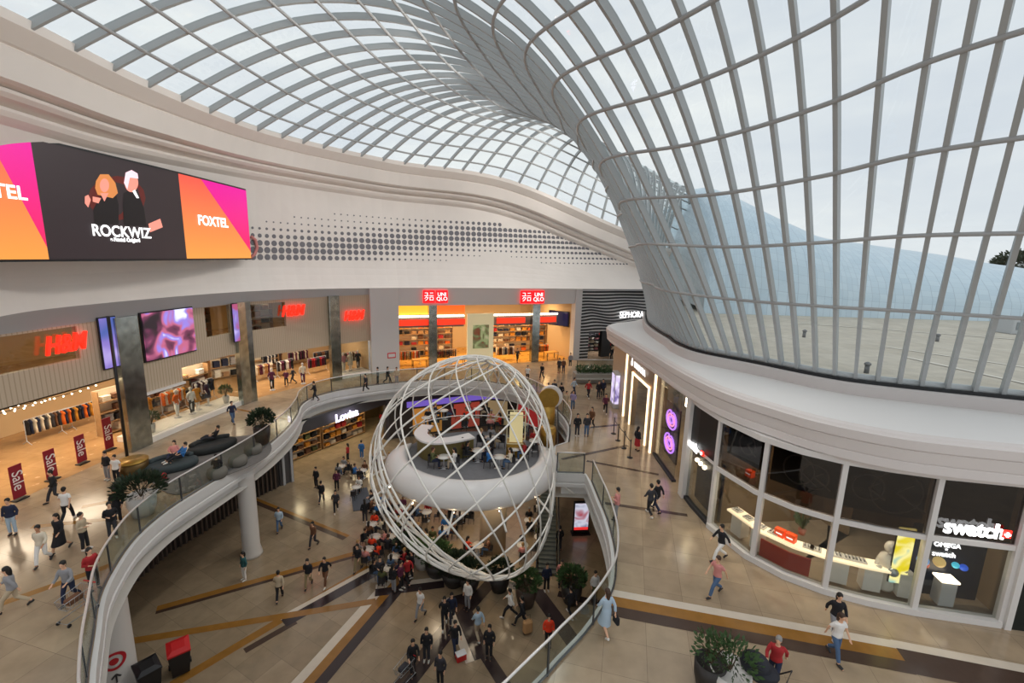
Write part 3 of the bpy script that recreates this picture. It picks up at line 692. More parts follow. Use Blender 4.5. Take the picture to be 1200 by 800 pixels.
# mannequins
def mannequin_mesh(pose=0):
    m = MB(); a = .12
    m.lathe((0, 0, 0), [(.02, .86), (.13, .88), (.15, .95), (.115, 1.08), (.15, 1.25), (.17, 1.38), (.06, 1.45), (.045, 1.52)], 12, 1, .62)
    m.sphere((0, 0, 1.62), .1, 10, 8, (.85, .95, 1.15))
    for sx in (-1, 1):
        m.tube([(sx*.075, 0, .9), (sx*.09, -.02+sx*.03, .5), (sx*.1, sx*.05, .06), (sx*.1, sx*.05-.12, .03)], [.08, .055, .035, .03], 8)
        m.tube([(sx*.17, 0, 1.36), (sx*.25, .03, 1.1), (sx*.24, -.08, .85)], [.045, .035, .025], 8)
    return m
MANQ = mat('mannequin_white', 'dedad4', .4)
def mannequin(x, y, z, rz, top, bot, label, dress=False):
    o = empty('mannequin', (x, y, z), rz); tag(o, label, 'mannequin')
    global _mq
    if '_mq' not in globals(): b = mannequin_mesh().build('body', MANQ, o, True); _mq = b.data
    else: b = bpy.data.objects.new('body', _mq); COL.objects.link(b); b.parent = o
    MB().lathe((0, 0, 0), [(.16 if not dress else .26, .82 if not dress else .55), (.165, .95), (.135, 1.08), (.17, 1.25), (.185, 1.38), (.08, 1.44)], 12, 1, .68).build('top', CD[top], o, True)
    for sx in (-1, 1): MB().tube([(sx*.17, 0, 1.37), (sx*.26, .03, 1.1)], [.06, .05], 8).build('sleeve', CD[top], o, True)
    if not dress:
        for sx in (-1, 1): MB().tube([(sx*.08, 0, .93), (sx*.095, sx*.01, .5), (sx*.1, sx*.05, .12)], [.1, .075, .06], 8).build('trouser_leg', CD[bot], o, True)
    MB().cyl((0, 0, 0), .2, .02, 16).build('base', CONC, o); return o
dark = ['black', 'charcoal', 'navy', 'brown']; lite = ['cream', 'white', 'tan', 'grey']; warm = ['ochre', 'orange', 'tan', 'brown']
def rk(px, py, drz, L, cols, label, place):
    p = at(px, py, 0); s = min(range(0, int(FAC.len*2)), key=lambda k: (FAC.pt(k/2)-Vector((p.x, p.y))).length)/2; rack(p.x, p.y, 0.01, rot_of(FAC, s)+drz, L, cols, label, place)
rk(60, 512, .0, 2.2, dark+['cream'], 'clothes rack of dark garments behind the sale banners, nearest the entrance', 'rack behind the sale banners')
rk(98, 500, .0, 2.2, ['orange', 'ochre', 'navy', 'black'], 'clothes rack with orange and navy garments beside the first pier', 'rack with orange and navy clothes beside the first pier')
rk(30, 470, .1, 2.4, dark+warm, 'clothes rack in the second row of the first sales floor', 'second row rack of the first sales floor')
rk(95, 472, .1, 2.6, lite+warm, 'clothes rack of pale garments deep in the first sales floor', 'rack of pale clothes deep in the shop')
rk(320, 432, .2, 1.9, dark+['white'], 'clothes rack of black and white garments past the second pier', 'rack past the second pier')
rk(350, 428, .2, 2.0, ['plum', 'plum', 'black', 'cream'], 'clothes rack of plum garments in the far entrance', 'rack of plum clothes in the far entrance')
rk(372, 436, .2, 1.8, ['plum', 'red', 'charcoal'], 'clothes rack of plum and red garments close to the third pier', 'rack of plum and red clothes close to the third pier')
rk(310, 445, .2, 1.6, ['cream', 'plum', 'tan'], 'clothes rack with cream and plum garments at the far entrance', 'rack with cream and plum clothes at the far entrance')
def rkw_(): pass
def rkw(s, off, cols, label, place, L=1.6, z=.31):
    q = FAC.pt(s, off); rack(q.x, q.y, z, rot_of(FAC, s), L, cols, label, place, 1.5)
rkw(8.6, -5.6, lite+['pink', 'ochre'], 'clothes rack of pale garments at the rear left of the first sales floor', 'pale rack at the rear left', 2.4, .01)
rkw(12.4, -5.6, dark+['red'], 'clothes rack of dark garments at the rear middle of the first sales floor', 'dark rack at the rear middle', 2.4, .01)
rk(25, 498, .0, 2.0, ['white', 'cream', 'black', 'tan'], 'clothes rack of black and white garments left of the orange mannequin', 'black and white rack left of the orange mannequin')
rk(335, 440, .2, 1.6, ['black', 'plum', 'white'], 'clothes rack of black and white garments in the middle of the far entrance', 'rack in the middle of the far entrance')
rk(300, 434, .2, 1.8, dark+lite, 'clothes rack just right of the second pier', 'rack just right of the second pier')
rk(378, 428, .2, 1.8, ['black', 'charcoal', 'brown'], 'clothes rack of black garments behind the third pier', 'black rack behind the third pier')
rkw(18.6, -1.9, ['ochre', 'black', 'olive'], 'rail of ochre and black clothes in the near part of the display window', 'ochre rail in the display window')
rkw(20.8, -1.9, ['orange', 'ochre', 'cream', 'tan'], 'rail of orange and cream clothes in the middle of the display window', 'orange rail in the display window')
rkw(23.0, -1.9, ['black', 'charcoal', 'navy', 'white'], 'rail of dark clothes at the far part of the display window', 'dark rail in the display window')
rkw(33.6, -1.5, ['pink', 'cream', 'black', 'brown'], 'rail of mixed clothes in the last display window', 'rail in the last display window', 2.2)
shelves(FAC, 6, 11, -7.7, 0, 3.7, 'lit shelf unit on the back wall behind the sale banners', dark+warm, 4, 'back wall shelves behind the sale banners')
shelves(FAC, 11.3, 16, -7.7, 0, 3.7, 'lit shelf unit on the back wall next to the first pier', lite+dark, 4, 'back wall shelves near the first pier')
shelves(FAC, 25.4, 31, -7.4, 0, 3.6, 'shelf unit on the back wall seen through the far entrance', lite+dark, 4, 'back wall shelves of the far entrance')
shelves(FAC, 6.5, 13.8, -3.2, 4.4, 6.3, 'shelf unit behind the high window over the sale banners', ['plum', 'red', 'cream', 'tan', 'brown'], 3, 'shelves behind the first high window')
shelves(FAC, 21, 24, -2.2, 4.4, 6.7, 'shelf unit behind the small high window', dark+warm, 4, 'shelves behind the small high window')
shelves(FAC, 25.2, 28.2, -2.2, 4.4, 6.7, 'shelf unit behind the far high window', warm+dark, 4, 'shelves behind the far high window')
shelves(FAC, 17.2, 24.4, -3.2, 0, 2.6, 'shelf unit behind the long display window', dark+lite, 4, 'shelves behind the long display window')
for a, b, lab in ((300, 420, 'small white table of folded clothes past the second pier'),): pass
for (s, off, tp, bt, lab, dr) in [(18.2, -.9, 'ochre', 'black', 'mannequin in an ochre top beside the plant in the long display window', False), (20.2, -1.0, 'orange', 'white', 'mannequin in an orange top in the middle of the long display window', False), (20.9, -.7, 'white', 'black', 'mannequin in a white top between the orange and the yellow ones', False), (21.6, -1.0, 'ochre', 'ochre', 'mannequin in a long yellow dress in the long display window', True), (22.5, -1.1, 'navy', 'charcoal', 'mannequin in a navy coat at the far end of the long display window', True),
    (8.2, -1.2, 'white', 'cream', 'mannequin in white at the left end of the sale banners', False), (9.6, -1.6, 'orange', 'orange', 'mannequin in a bright orange dress behind the first sale banner', True), (33.0, -.8, 'pink', 'cream', 'mannequin in a pale pink top in the last display window', False), (33.6, -.8, 'cream', 'cream', 'mannequin in a cream dress in the last display window', True), (34.4, -.9, 'charcoal', 'black', 'mannequin in charcoal in the last display window', False), (27.2, -1.0, 'plum', 'black', 'mannequin in plum just inside the far entrance', False), (29.5, -.8, 'cream', 'plum', 'mannequin in cream just inside the far entrance', False)]:
    q = FAC.pt(s, off); mannequin(q.x, q.y, .01 if s < 16 or 25 < s < 32 else .31, rot_of(FAC, s)+random.uniform(-.3, .3), tp, bt, lab, dr)
m = MB()
m.wallstrip(FAC.sub(17, 24.5, -.9), .01, .3, 1.5); ch(m, 'display_floor', mat('white_plinth'), hm); m = MB(); m.wallstrip(FAC.sub(32.3, 35, -.8), .01, .3, 1.3); ch(m, 'display_floor', mat('white_plinth'), hm)
# strings of festoon bulbs over the entrance
for si, (a, b, z, off) in enumerate([(7, 15.5, 3.75, -.6), (7, 15.5, 2.9, -3.2), (8, 15.2, 2.6, -4.6), (19.8, 24.2, 3.4, -2.4)]):
    o = empty('festoon_lights', on(FAC, (a+b)/2, z, off)); tag(o, ['string of warm bulbs just inside the first entrance', 'string of warm bulbs over the second row of racks', 'string of warm bulbs over the rear racks', 'string of warm bulbs behind the long display window'][si], 'string lights')
    n = 22 if si < 3 else 12; pts = [on(FAC, a+(b-a)*i/n, z-.08*math.sin(PI*((i*3) % n)/n), off) for i in range(n+1)]
    ch(MB().tube(pts, .012, 4), 'cable', BLACKM, o)
    for p in pts: ch(MB().sphere((p[0], p[1], p[2]-.06), .032, 8, 6), 'bulb', LAMP, o, True)
# sale banners
def sale_banner(x0, y0, x1, y1, label):
    "stands upright on the floor; foot at pixel x1, y1, top at x0, y0"
    f = at(x1, y1, 0); d = ray(x0, y0); k = math.hypot(f.x, f.y)/math.hypot(d.x, d.y); zt = 10.5+d.z*k
    s = min(range(0, 80), key=lambda k: (FAC.pt(k/2)-Vector((f.x, f.y))).length)/2; t = FAC.tan(s); rz = math.atan2(t.y, t.x)
    o = empty('sale_banner', (f.x, f.y, 0), rz); tag(o, label, 'banner'); H = min(zt, 1.75)
    MB().rbox((0, 0, H/2+.06), (.46, .05, H-.1), .01).build('banner_panel', BURG, o); MB().rbox((0, 0, .03), (.5, .3, .05), .01).build('base', BLACKM, o)
    T = text('lettering', 'Sale', .55, mat('banner_white', 'efe6e2', .6), (f.x+t.y*.035, f.y-t.x*.035, H/2+.1), (0, 0, -1), (t.x, t.y, 0), o, .004, sx=.95)
sale_banner(18, 545, 24, 585, 'burgundy sale banner nearest the picture edge'); sale_banner(57, 527, 62, 562, 'burgundy sale banner, second from the picture edge, beyond the two walking shoppers')
sale_banner(92, 510, 97, 543, 'burgundy sale banner, third from the picture edge'); sale_banner(123, 490, 129, 527, 'burgundy sale banner beside the slim black post')

# ---- white piers, clothes shop with red square signs
UNI = mat('shop_front_white', 'd2d1d0', .5)
un = struct(empty('shopfront', on(FAC, 46, 0)), 'white shopfront with two pairs of red square signs and a wide open front', 'shopfront')
ch(MB().wallstrip(FAC.sub(35.1, 37.57, .12), 0, 8.2, .7), 'white_pier', UNI, un); ch(MB().wallstrip(FAC.sub(37.57, 55.3, .12), 5.93, 8.2, .5), 'header', UNI, un); ch(MB().wallstrip(FAC.sub(55.3, 56.1, .12), 0, 8.2, .7), 'white_pier', UNI, un)
UR = mat('square_sign_red', 'e8101c', .4, emit=1.3, ecol='f01018')
def usign(x0, x1, y0, y1):
    for a, b, tx in ((x0, (x0+x1)/2-.7, '\u30e6\u30cb\n\u30af\u30ed'), ((x0+x1)/2+.7, x1, 'UNI\nQLO')):
        s0, zt = FAC.hit(a, y0); s1, zb = FAC.hit(b, y1); w_ = s1-s0
        ch(panel(FAC, s0, s1, zb, zt, .12, .56), 'red_square', UR, un); s = (s0+s1)/2; q = FAC.pt(s, .64); t = FAC.tan(s)
        T = text('lettering', tx, w_*.44, mat('sign_white', 'ffffff', .5, emit=1.2), (q.x, q.y, (zt+zb)/2), (t.x, t.y, 0), (0, 0, 1), un, .01, sx=1.0); T.data.space_line = .85
usign(494.5, 523, 339.5, 354); usign(608, 634.5, 340, 354.5)
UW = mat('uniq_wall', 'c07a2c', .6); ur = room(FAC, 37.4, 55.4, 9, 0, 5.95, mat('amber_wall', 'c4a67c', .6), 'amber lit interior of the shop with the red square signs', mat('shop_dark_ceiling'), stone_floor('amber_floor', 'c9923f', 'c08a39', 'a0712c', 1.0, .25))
shop_light(FAC, 38, 55, -4, 5.8, 5, 210, (1, .76, .46), 1.5); shop_light(FAC, 38, 55, -1.5, 2.7, 5, 30, (1, .62, .25), .6)
AMB = mat('amber_light_box', 'f0b040', .5, emit=1.0, ecol='f5a82c'); ORG = mat('orange_light_box', 'e0602a', .5, emit=.8, ecol='f0641e')
for a, b, m_, lab in ((37.7, 40.6, AMB, 'amber light box over the left part of the shop'), (41.3, 44.0, ORG, 'orange light box left of the tall poster')):
    o = ch(panel(FAC, a, b, 4.95, 5.9, .12, -1.0), 'light_box', m_, un)
for a, b in ((37.7, 43.9), (46.9, 54.0)):
    ch(panel(FAC, a, b, 4.72, 4.86, .3, -.9), 'mezzanine_edge', WLAMP, un); ch(panel(FAC, a, b, 3.75, 4.72, .3, -1.0), 'mezzanine_front', mat('mezz_grey', '8a8078', .6), un)
RL = mat('red_glow_panel', 'e03a22', .5, emit=.9, ecol='f2341a')
for a, b in ((37.8, 40.4), (41.3, 44.0), (47.2, 50.2), (51.2, 53.8)):
    ch(panel(FAC, a, b, 3.95, 4.5, .08, -.78), 'red_light_panel', RL, un)
for i, (s, w_) in enumerate([(40.4, .75), (50.75, .8)]):
    struct(panel(FAC, s, s+w_, 0, 5.9, .6, -.4).build('mirrored_column', MIRR), ['dark mirrored column behind the left pair of red signs', 'dark mirrored column behind the right pair of red signs'][i], 'column')
po = empty('poster_wall', on(FAC, 45.5, 0, -.6)); tag(po, 'tall pale poster with green figures in the middle of the amber lit shop', 'poster')
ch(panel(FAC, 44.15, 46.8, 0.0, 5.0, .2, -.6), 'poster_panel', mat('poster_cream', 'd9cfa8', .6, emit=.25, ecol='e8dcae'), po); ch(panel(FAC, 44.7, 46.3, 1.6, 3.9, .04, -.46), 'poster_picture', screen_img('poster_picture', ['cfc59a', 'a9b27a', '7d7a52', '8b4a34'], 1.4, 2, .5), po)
s_ = 45.5; q = FAC.pt(s_, -.45); t = FAC.tan(s_)
a = empty('wall_screen', on(FAC, 54.6, 4.2, -1.6)); tag(a, 'dark blue screen on the right inner wall of the amber lit shop', 'screen')
m = MB(); p0 = FAC.pt(54.2, -2.6); p1 = FAC.pt(55.2, -.6); m.wallstrip([p0, p1], 3.45, 4.9, .12); ch(m, 'display', mat('dark_blue_screen', '1d2240', .2, emit=.12, ecol='2a3a80'), a)
m = MB(); m.wallstrip([FAC.pt(54.15, -2.7), FAC.pt(55.3, -.5)], 3.38, 4.97, .08); ch(m, 'casing', BLACKM, a)
ub = ['ochre', 'brown', 'orange', 'tan', 'black', 'cream', 'navy', 'red']
shelves(FAC, 37.8, 43.8, -5.5, 0, 3.6, 'tall shelf unit at the left of the amber lit shop', ub, 6, 'tall left shelves of the amber lit shop', dens=.36)
shelves(FAC, 47.2, 54.6, -5.5, 0, 3.6, 'tall shelf unit at the right of the amber lit shop', ub, 6, 'tall right shelves of the amber lit shop', dens=.36)
for i, (s, off) in enumerate([(38.8, -1.8), (42.4, -1.8), (48.5, -1.8), (52.6, -2.2)]):
    q = FAC.pt(s, off); rz = rot_of(FAC, s); rack(q.x, q.y, .01, rz, 2.0, [ub, dark, lite+dark, warm][i], 'clothes rack in the amber lit shop, '+['first from the left pier', 'just left of the tall poster', 'just right of the tall poster', 'under the dark blue screen'][i], ['leftmost rack', 'rack left of the poster', 'rack right of the poster', 'rack under the dark blue screen'][i]+' in the amber lit shop')
for i, (s, off) in enumerate([(39.6, -.6), (43.2, -.6), (53.4, -.8)]):
    q = FAC.pt(s, off); table(q.x, q.y, .01, rot_of(FAC, s), 1.4, .8, .8, 'low display table at the front of the amber lit shop, '+['by the left pier', 'left of the tall poster', 'near the right pier'][i], mat('amber_table', 'c98a36', .5))

# ---- black and white wavy front
wv_ = struct(empty('shopfront', on(FAC, 60, 0)), 'shopfront of wavy black and white stripes with white letters', 'shopfront')
ch(MB().wallstrip(FAC.sub(56.1, 66, .1), 2.95, 7.25, .3), 'white_board', mat('gloss_white', 'dedede', .3), wv_)
ch(MB().wallstrip(FAC.sub(56.1, 57.3, .1), 0, 2.95, .3), 'white_board', mat('gloss_white'), wv_)
m = MB()
for k in range(13):
    z = 3.05+k*.33; N = 60; A = []
    for i in range(N+1):
        s = 56.12+i*(9.8/N); amp = .16*math.exp(-((k-4.5)/4.5)**2); zz = z-.01+amp*math.sin((s-57)*1.15+.3*k)*min(1, (s-56)/1.5); q = FAC.pt(s, .27); q2 = FAC.pt(s, .31); A.append([(q.x, q.y, zz), (q2.x, q2.y, zz), (q2.x, q2.y, zz+.19), (q.x, q.y, zz+.19)])
    m.loft(A, closed=True, caps=True)
for k in range(9): m.wallstrip(FAC.sub(56.12, 57.28, .28), .1+k*.33, .27+k*.33, .05)
ch(m, 'black_stripes', BLACKM, wv_)
s = FAC.hit(737, 370)[0]; q = FAC.pt(s, .5); t = FAC.tan(s)
text('lettering', 'SEPHORA', .98, WHS, (q.x, q.y, 4.62), (t.x, t.y, 0), (0, 0, 1), wv_, .05, off=.0, sx=.74)
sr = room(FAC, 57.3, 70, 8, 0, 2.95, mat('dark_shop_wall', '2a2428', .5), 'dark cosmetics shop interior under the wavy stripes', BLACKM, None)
shop_light(FAC, 58, 66, -3, 2.85, 3, 60, (1, .9, .85))
ch(MB().wallstrip(FAC.sub(59.2, 60.3, -.4), 0, 2.95, .5), 'black_pier', BLACKM, wv_)
shelves(FAC, 57.6, 65, -3.4, 0, 2.3, 'cosmetics shelf unit inside the striped shop', ['pink', 'white', 'black', 'red', 'cream'], 5, 'cosmetics shelves of the striped shop', BLACKM, .3)
# ------------------------------------------------------------------ big advertising screen on the wall
def wallat(px, py, off=0.0):
    "point on the bulkhead wall seen at a pixel"
    d = ray(px, py); k = 10.0
    for it in range(4000):
        P = EYE+d*k; 
        s = wal_s(max(0.01, min(WAL.len-.01, nearest(WAL, P)))); w_ = wallpt(s, P.z)
        c = (P.xy-Vector((-2, 21))).length-(w_-Vector((-2, 21))).length
        if c > -.03: return P
        k += max(.02, -c*.4/max(.3, d.xy.length))
    return P
def nearest(L, P):
    i = min(range(len(L.p)-1), key=lambda j: (L.p[j]-P.xy).length); b = None
    for j in (max(0, i-1), min(i, len(L.p)-2)):
        a, c = L.p[j], L.p[j+1]; t = (c-a).normalized(); u = max(0, min((c-a).length, (P.xy-a).dot(t))); dd = (a+t*u-P.xy).length
        if b is None or dd < b[0]: b = (dd, L.L[j]+u)
    return b[1]
c0 = wallat(-40, 148); c1 = wallat(281, 222.5); c2 = wallat(284, 302); zb = wallat(60, 297).z; zt = wallat(207, 208).z
sA = nearest(WAL, wallat(-44, 220)); sB = nearest(WAL, (c1+c2)/2)
zb = c2.z; zt = c1.z
P0 = WAL.pt(sA); P1 = WAL.pt(sB)
NW = 12
t0 = (P1-P0).normalized(); nrm = Vector((t0.y, -t0.x))
scr_in = [P0+(P1-P0)*i/NW+nrm*(.35+.22*math.sin(PI*i/NW)) for i in range(NW+1)]
SC = Line(scr_in)
led = empty('advertising_screen', (SC.pt(SC.len/2).x, SC.pt(SC.len/2).y, zb)); tag(led, 'huge curved advertising screen on the white wall with two performers in the dark middle', 'screen')
ch(MB().wallstrip(SC.sub(0, SC.len-.001), zb-.08, zt+.08, .3), 'casing', BLACKM, led)
def hitS(x, y): return SC.hit(x, y)
a1 = hitS(40.5, 230)[0]; a2 = hitS(210.5, 260)[0]
def grad_mat(name, c1_, c2_, c3_, ang, strength=1.0):
    "screen picture: diagonal gradient with a sharp diagonal edge"
    m = bpy.data.materials.new(name); m.use_nodes = True; n = m.node_tree; b = n.nodes['Principled BSDF']; b.inputs['Base Color'].default_value = (0, 0, 0, 1)
    uv = n.nodes.new('ShaderNodeUVMap'); sp = n.nodes.new('ShaderNodeSeparateXYZ'); n.links.new(uv.outputs[0], sp.inputs[0])
    r1 = n.nodes.new('ShaderNodeValToRGB'); r1.color_ramp.elements[0].color = srgb(c1_[0]); r1.color_ramp.elements[1].color = srgb(c1_[1]); n.links.new(sp.outputs[1], r1.inputs[0])
    r2 = n.nodes.new('ShaderNodeValToRGB'); r2.color_ramp.elements[0].color = srgb(c2_[0]); r2.color_ramp.elements[1].color = srgb(c2_[1]); n.links.new(sp.outputs[1], r2.inputs[0])
    ma = n.nodes.new('ShaderNodeMath'); ma.operation = 'MULTIPLY_ADD'; ma.inputs[1].default_value = ang[0]; ma.inputs[2].default_value = ang[1]; n.links.new(sp.outputs[0], ma.inputs[0])
    gt = n.nodes.new('ShaderNodeMath'); gt.operation = 'GREATER_THAN'; n.links.new(sp.outputs[1], gt.inputs[0]); n.links.new(ma.outputs[0], gt.inputs[1])
    mx = n.nodes.new('ShaderNodeMix'); mx.data_type = 'RGBA'; n.links.new(gt.outputs[0], mx.inputs[0]); n.links.new(r1.outputs[0], mx.inputs[6]); n.links.new(r2.outputs[0], mx.inputs[7])
    n.links.new(mx.outputs[2], b.inputs['Emission Color']); b.inputs['Emission Strength'].default_value = strength; b.inputs['Roughness'].default_value = .4; return m
OG = grad_mat('orange_pink_picture', ('ffa64a', 'ff5a4a'), ('ff2a5a', 'f000a0'), None, (-1.25, 1.35), .85)
DK = mat('dark_red_picture', '1c1416', .4, emit=.85, ecol='2c2224')
def scr(name, a, b, m, off=.17):
    pts = SC.sub(a, b, off); M_ = MB(); M_.loft([[(p.x, p.y, zb) for p in pts], [(p.x, p.y, zt) for p in pts]]); o = ch(M_, name, m, led)
    uv = o.data.uv_layers.new(name='UVMap'); n = len(pts); L = Line(pts)
    for lp in o.data.loops: vi = lp.vertex_index; uv.data[lp.index].uv = (L.L[vi % n]/L.len, vi//n)
    return o
scr('picture_panel', .02, a1, OG)['label'] = 'pink and orange picture'; scr('picture_panel', a2, SC.len-.02, OG)['label'] = 'orange and pink picture'; mid = scr('picture_panel', a1, a2, DK); mid['label'] = 'dark picture with two performers'
def tscr(body, x, y, size, off=.2, m=None, sx=1.0, bold=.012):
    s, z = SC.hit(x, y); q = SC.pt(s, off); t = SC.tan(s); return text('lettering', body, size, m or mat('screen_white', 'ffffff', .5, emit=1.0), (q.x, q.y, z), (t.x, t.y, 0), (0, 0, 1), led, .003, off=bold, sx=sx)
tscr('FOXTEL', 246, 260, .66, sx=1.05, bold=.02); tscr('FOXTEL', -22, 222, .6); tscr('ROCKWIZ', 139, 272, .6, sx=.95, bold=.012); tscr('a Foxtel Original', 142, 281, .2)
# the two performers as a flat screen picture: thin shapes on the panel
SKIN_E = mat('picture_skin', 'd98a78', .5, emit=.7, ecol='e08a7a'); HAIR_E = mat('picture_blond_hair', 'c87a3a', .5, emit=.6, ecol='d0844a'); BLK_E = mat('picture_black_coat', '120c0e', .5, emit=.3, ecol='15090c'); GRY_E = mat('picture_grey_hair', 'd8c0c8', .5, emit=.8, ecol='e6c8d0'); RED_E = mat('picture_red_glow', '5a1812', .5, emit=.6, ecol='50150f')
def flat(pts, m, lift, lab=None):
    M_ = MB(); P = [SC.hit(x, y) for x, y in pts]; tr = tessellate_polygon([[Vector((a, b, 0)) for a, b in P]])
    for a, b in P: q = SC.pt(a, .17+lift); M_.v.append((q.x, q.y, b))
    for t_ in tr: M_.face(*t_)
    for i in range(len(P)): pass
    o = ch(M_, 'picture_shape', m, mid if False else led)
    return o
def ell(cx, cy, rx, ry, n=16): return [(cx+rx*math.cos(2*PI*k/n), cy+ry*math.sin(2*PI*k/n)) for k in range(n)]
flat(ell(132, 232, 34, 26), RED_E, .004)
flat([(108, 238), (113, 228), (120, 232), (131, 228), (134, 240), (134, 262), (106, 264), (104, 245)], BLK_E, .010)
flat([(107, 212), (112, 204), (122, 204), (130, 214), (133, 226), (127, 232), (109, 228), (106, 220)], HAIR_E, .014)
flat(ell(117, 217, 5.5, 8), SKIN_E, .018); flat([(112, 226), (122, 226), (117, 236)], SKIN_E, .016)
flat([(94, 230), (98, 228), (101, 234), (98, 243), (94, 238)], SKIN_E, .014); flat([(103, 230), (113, 232), (110, 238), (103, 236)], SKIN_E, .019)
flat([(140, 226), (148, 222), (158, 228), (164, 244), (167, 265), (140, 264), (139, 240)], BLK_E, .012)
flat(ell(149, 214, 8, 11), SKIN_E, .015); flat([(140, 214), (142, 202), (149, 199), (156, 203), (157, 209), (147, 208), (144, 222)], GRY_E, .019); flat([(153, 222), (158, 232), (155, 232), (150, 224)], mat('picture_white_shirt', 'eeeeee', .5, emit=.8), .019)
flat([(169, 262), (183, 256), (186, 266), (171, 272)], SKIN_E, .016)
# red ribbon mark beside the screen
PK = mat('pink_ribbon', 'd98b86', .6)
M_ = MB(); pts = [wallat(x, y) for x, y in ((292, 302), (297, 298), (300, 290), (298, 281), (293, 277))]
pts = [Vector((p.x, p.y, p.z))+Vector((nrm.x, nrm.y, 0))*.06 for p in pts]
o = M_.tube(pts, .1, 6).build('ribbon_sign', PK, smooth=True); tag(o, 'small pink curved ribbon mark on the wall at the corner of the huge screen', 'sign')

# ------------------------------------------------------------------ right hand shops under the ledge
gl = struct(empty('shopfront', on(GALc, 31, 0)), 'curved glass shopfront of the watch shop with white mullions', 'shopfront')
FRM = mat('white_mullion', 'd8d4d0', .45); s0g = GALc.hit(833, 607)[0]; s1g = GALc.hit(1180, 732)[0]
DKB = mat('dark_shade', '1a1414', .5)
marks = [s0g, GALc.hit(882, 655)[0], GALc.hit(965, 692)[0], GALc.hit(1068, 716)[0], GALc.hit(1168, 731)[0]]
for s in marks:
    q = GALc.pt(s); r = rot_of(GALc, s); ch(MB().box((q.x, q.y, 2.33), (.15, .22, 4.66), r), 'mullion', FRM, gl)
ch(panel(GALc, s0g, marks[-1], 2.5, 2.66, .16), 'transom', FRM, gl); ch(panel(GALc, s0g, marks[-1], 0, .2, .3, .02), 'sill', FRM, gl); ch(panel(GALc, s0g-3, marks[-1]+.1, 4.5, 4.7, .3), 'head', FRM, gl)
for a, b in zip(marks, marks[1:]):
    ch(panel(GALc, a+.07, b-.07, .2, 2.5, .02), 'glass_pane', SHOPG, gl); ch(panel(GALc, a+.07, b-.07, 2.66, 4.5, .02), 'glass_pane', glass('smoked_glass', 'b4b0ae', .06), gl)
# blinds inside the upper panes with pale outlined watches
for i, (a, b) in enumerate(zip(marks, marks[1:])):
    zbl = [3.25, 3.1, 2.95, 2.66][i]; ch(panel(GALc, a+.07, b-.07, zbl, 4.5, .03, -.3), 'dark_blind', mat('dark_blind', '2c1d1b', .7), gl)
LINEW = mat('pale_outline', '9a8f88', .6)
for (s, z, r) in [((marks[0]+marks[1])/2, 3.95, .36), (marks[1]+.95, 3.8, .5), (marks[2]-.75, 3.7, .42), (marks[2]+.75, 3.75, .42), (marks[3]-.85, 3.72, .68)]:
    m = MB(); m.tube([(*GALc.pt(s+r*math.cos(a*PI/10), -.27), z+r*math.sin(a*PI/10)) for a in range(20)], .03, 5, closed=True)
    m.tube([(*GALc.pt(s, -.27), z), (*GALc.pt(s+r*.6, -.27), z+r*.45)], .03, 5); m.tube([(*GALc.pt(s, -.27), z), (*GALc.pt(s+r*1.2, -.27), z-r*.8)], .04, 5)
    o = ch(m, 'watch_outline', LINEW, gl); o['label'] = 'pale outline of a watch on the dark blind'
def tg(body, x, y, size, m, off=.12, sx=1.0, bold=0.0, par=None):
    s, z = GALc.hit(x, y); q = GALc.pt(s, off); t = GALc.tan(s); return text('lettering', body, size, m, (q.x, q.y, z), (t.x, t.y, 0), (0, 0, 1), par or gl, .02, off=bold, sx=sx)
SW = mat('sign_glow_white', 'ffffff', .5, emit=2.5)
tg('swatch', 1137, 617, .62, SW, .15, .88, .015); 
RB_ = mat('red_badge', 'e01818', .5, emit=1.6, ecol='ff2a1a')
def badge(x, y, r, off=.15):
    s, z = GALc.hit(x, y); q = GALc.pt(s, off); rz = rot_of(GALc, s); m = MB(); m.rbox((q.x, q.y, z), (r*2, .05, r*2), .01, rz); ch(m, 'red_badge', RB_, gl); q = GALc.pt(s, off+.05)
    m = MB(); m.box((q.x, q.y, z), (r*1.2, .03, r*.4), rz); m.box((q.x, q.y, z), (r*.4, .032, r*1.2), rz); ch(m, 'white_cross', SW, gl)
badge(1174, 622, .12)
tg('OMEGA', 1109, 638, .2, mat('sign_soft_white', 'f0f0f0', .5, emit=1.0), .04); tg('\u00d7', 1108, 643, .14, mat('sign_soft_white'), .04); tg('swatch', 1105, 648.5, .22, mat('sign_soft_white'), .04)
# side display turned to the walkway
sd = GALc.hit(806, 560)[0]; se_ = s0g-.05
ch(panel(GALc, sd, se_, 2.72, 4.5, .1), 'dark_fascia', BLACKM, gl); ch(panel(GALc, sd, se_, .15, 2.6, .03), 'glass_pane', SHOPG, gl); ch(panel(GALc, sd, se_, .0, .15, .2), 'sill', mat('dark_sill', '2c2c30'), gl); ch(panel(GALc, sd, se_, 2.6, 2.72, .14), 'transom', FRM, gl)
ch(panel(GALc, sd, se_, .15, 2.6, .05, -.4), 'night_blue_backdrop', mat('night_blue', '111a30', .4), gl)
tg('swatch', 814, 521, .5, SW, .12, .8, .015); badge(827, 531, .1)
for x, y in ((809, 540), (813, 543), (818, 546)):
    s, z = GALc.hit(x, y); q = GALc.pt(s, -.3); o = MB().sphere((q.x, q.y, 1.9), .1, 12, 8).build('glowing_ball', mat('soft_lamp'), smooth=True); tag(o, 'small pale glowing ball in the side window of the watch shop', 'ornament', 'glowing balls in the side window of the watch shop')
ch(panel(GALc, sd-.45, sd, 0, 4.62, .3, .05), 'white_post', FRM, gl)
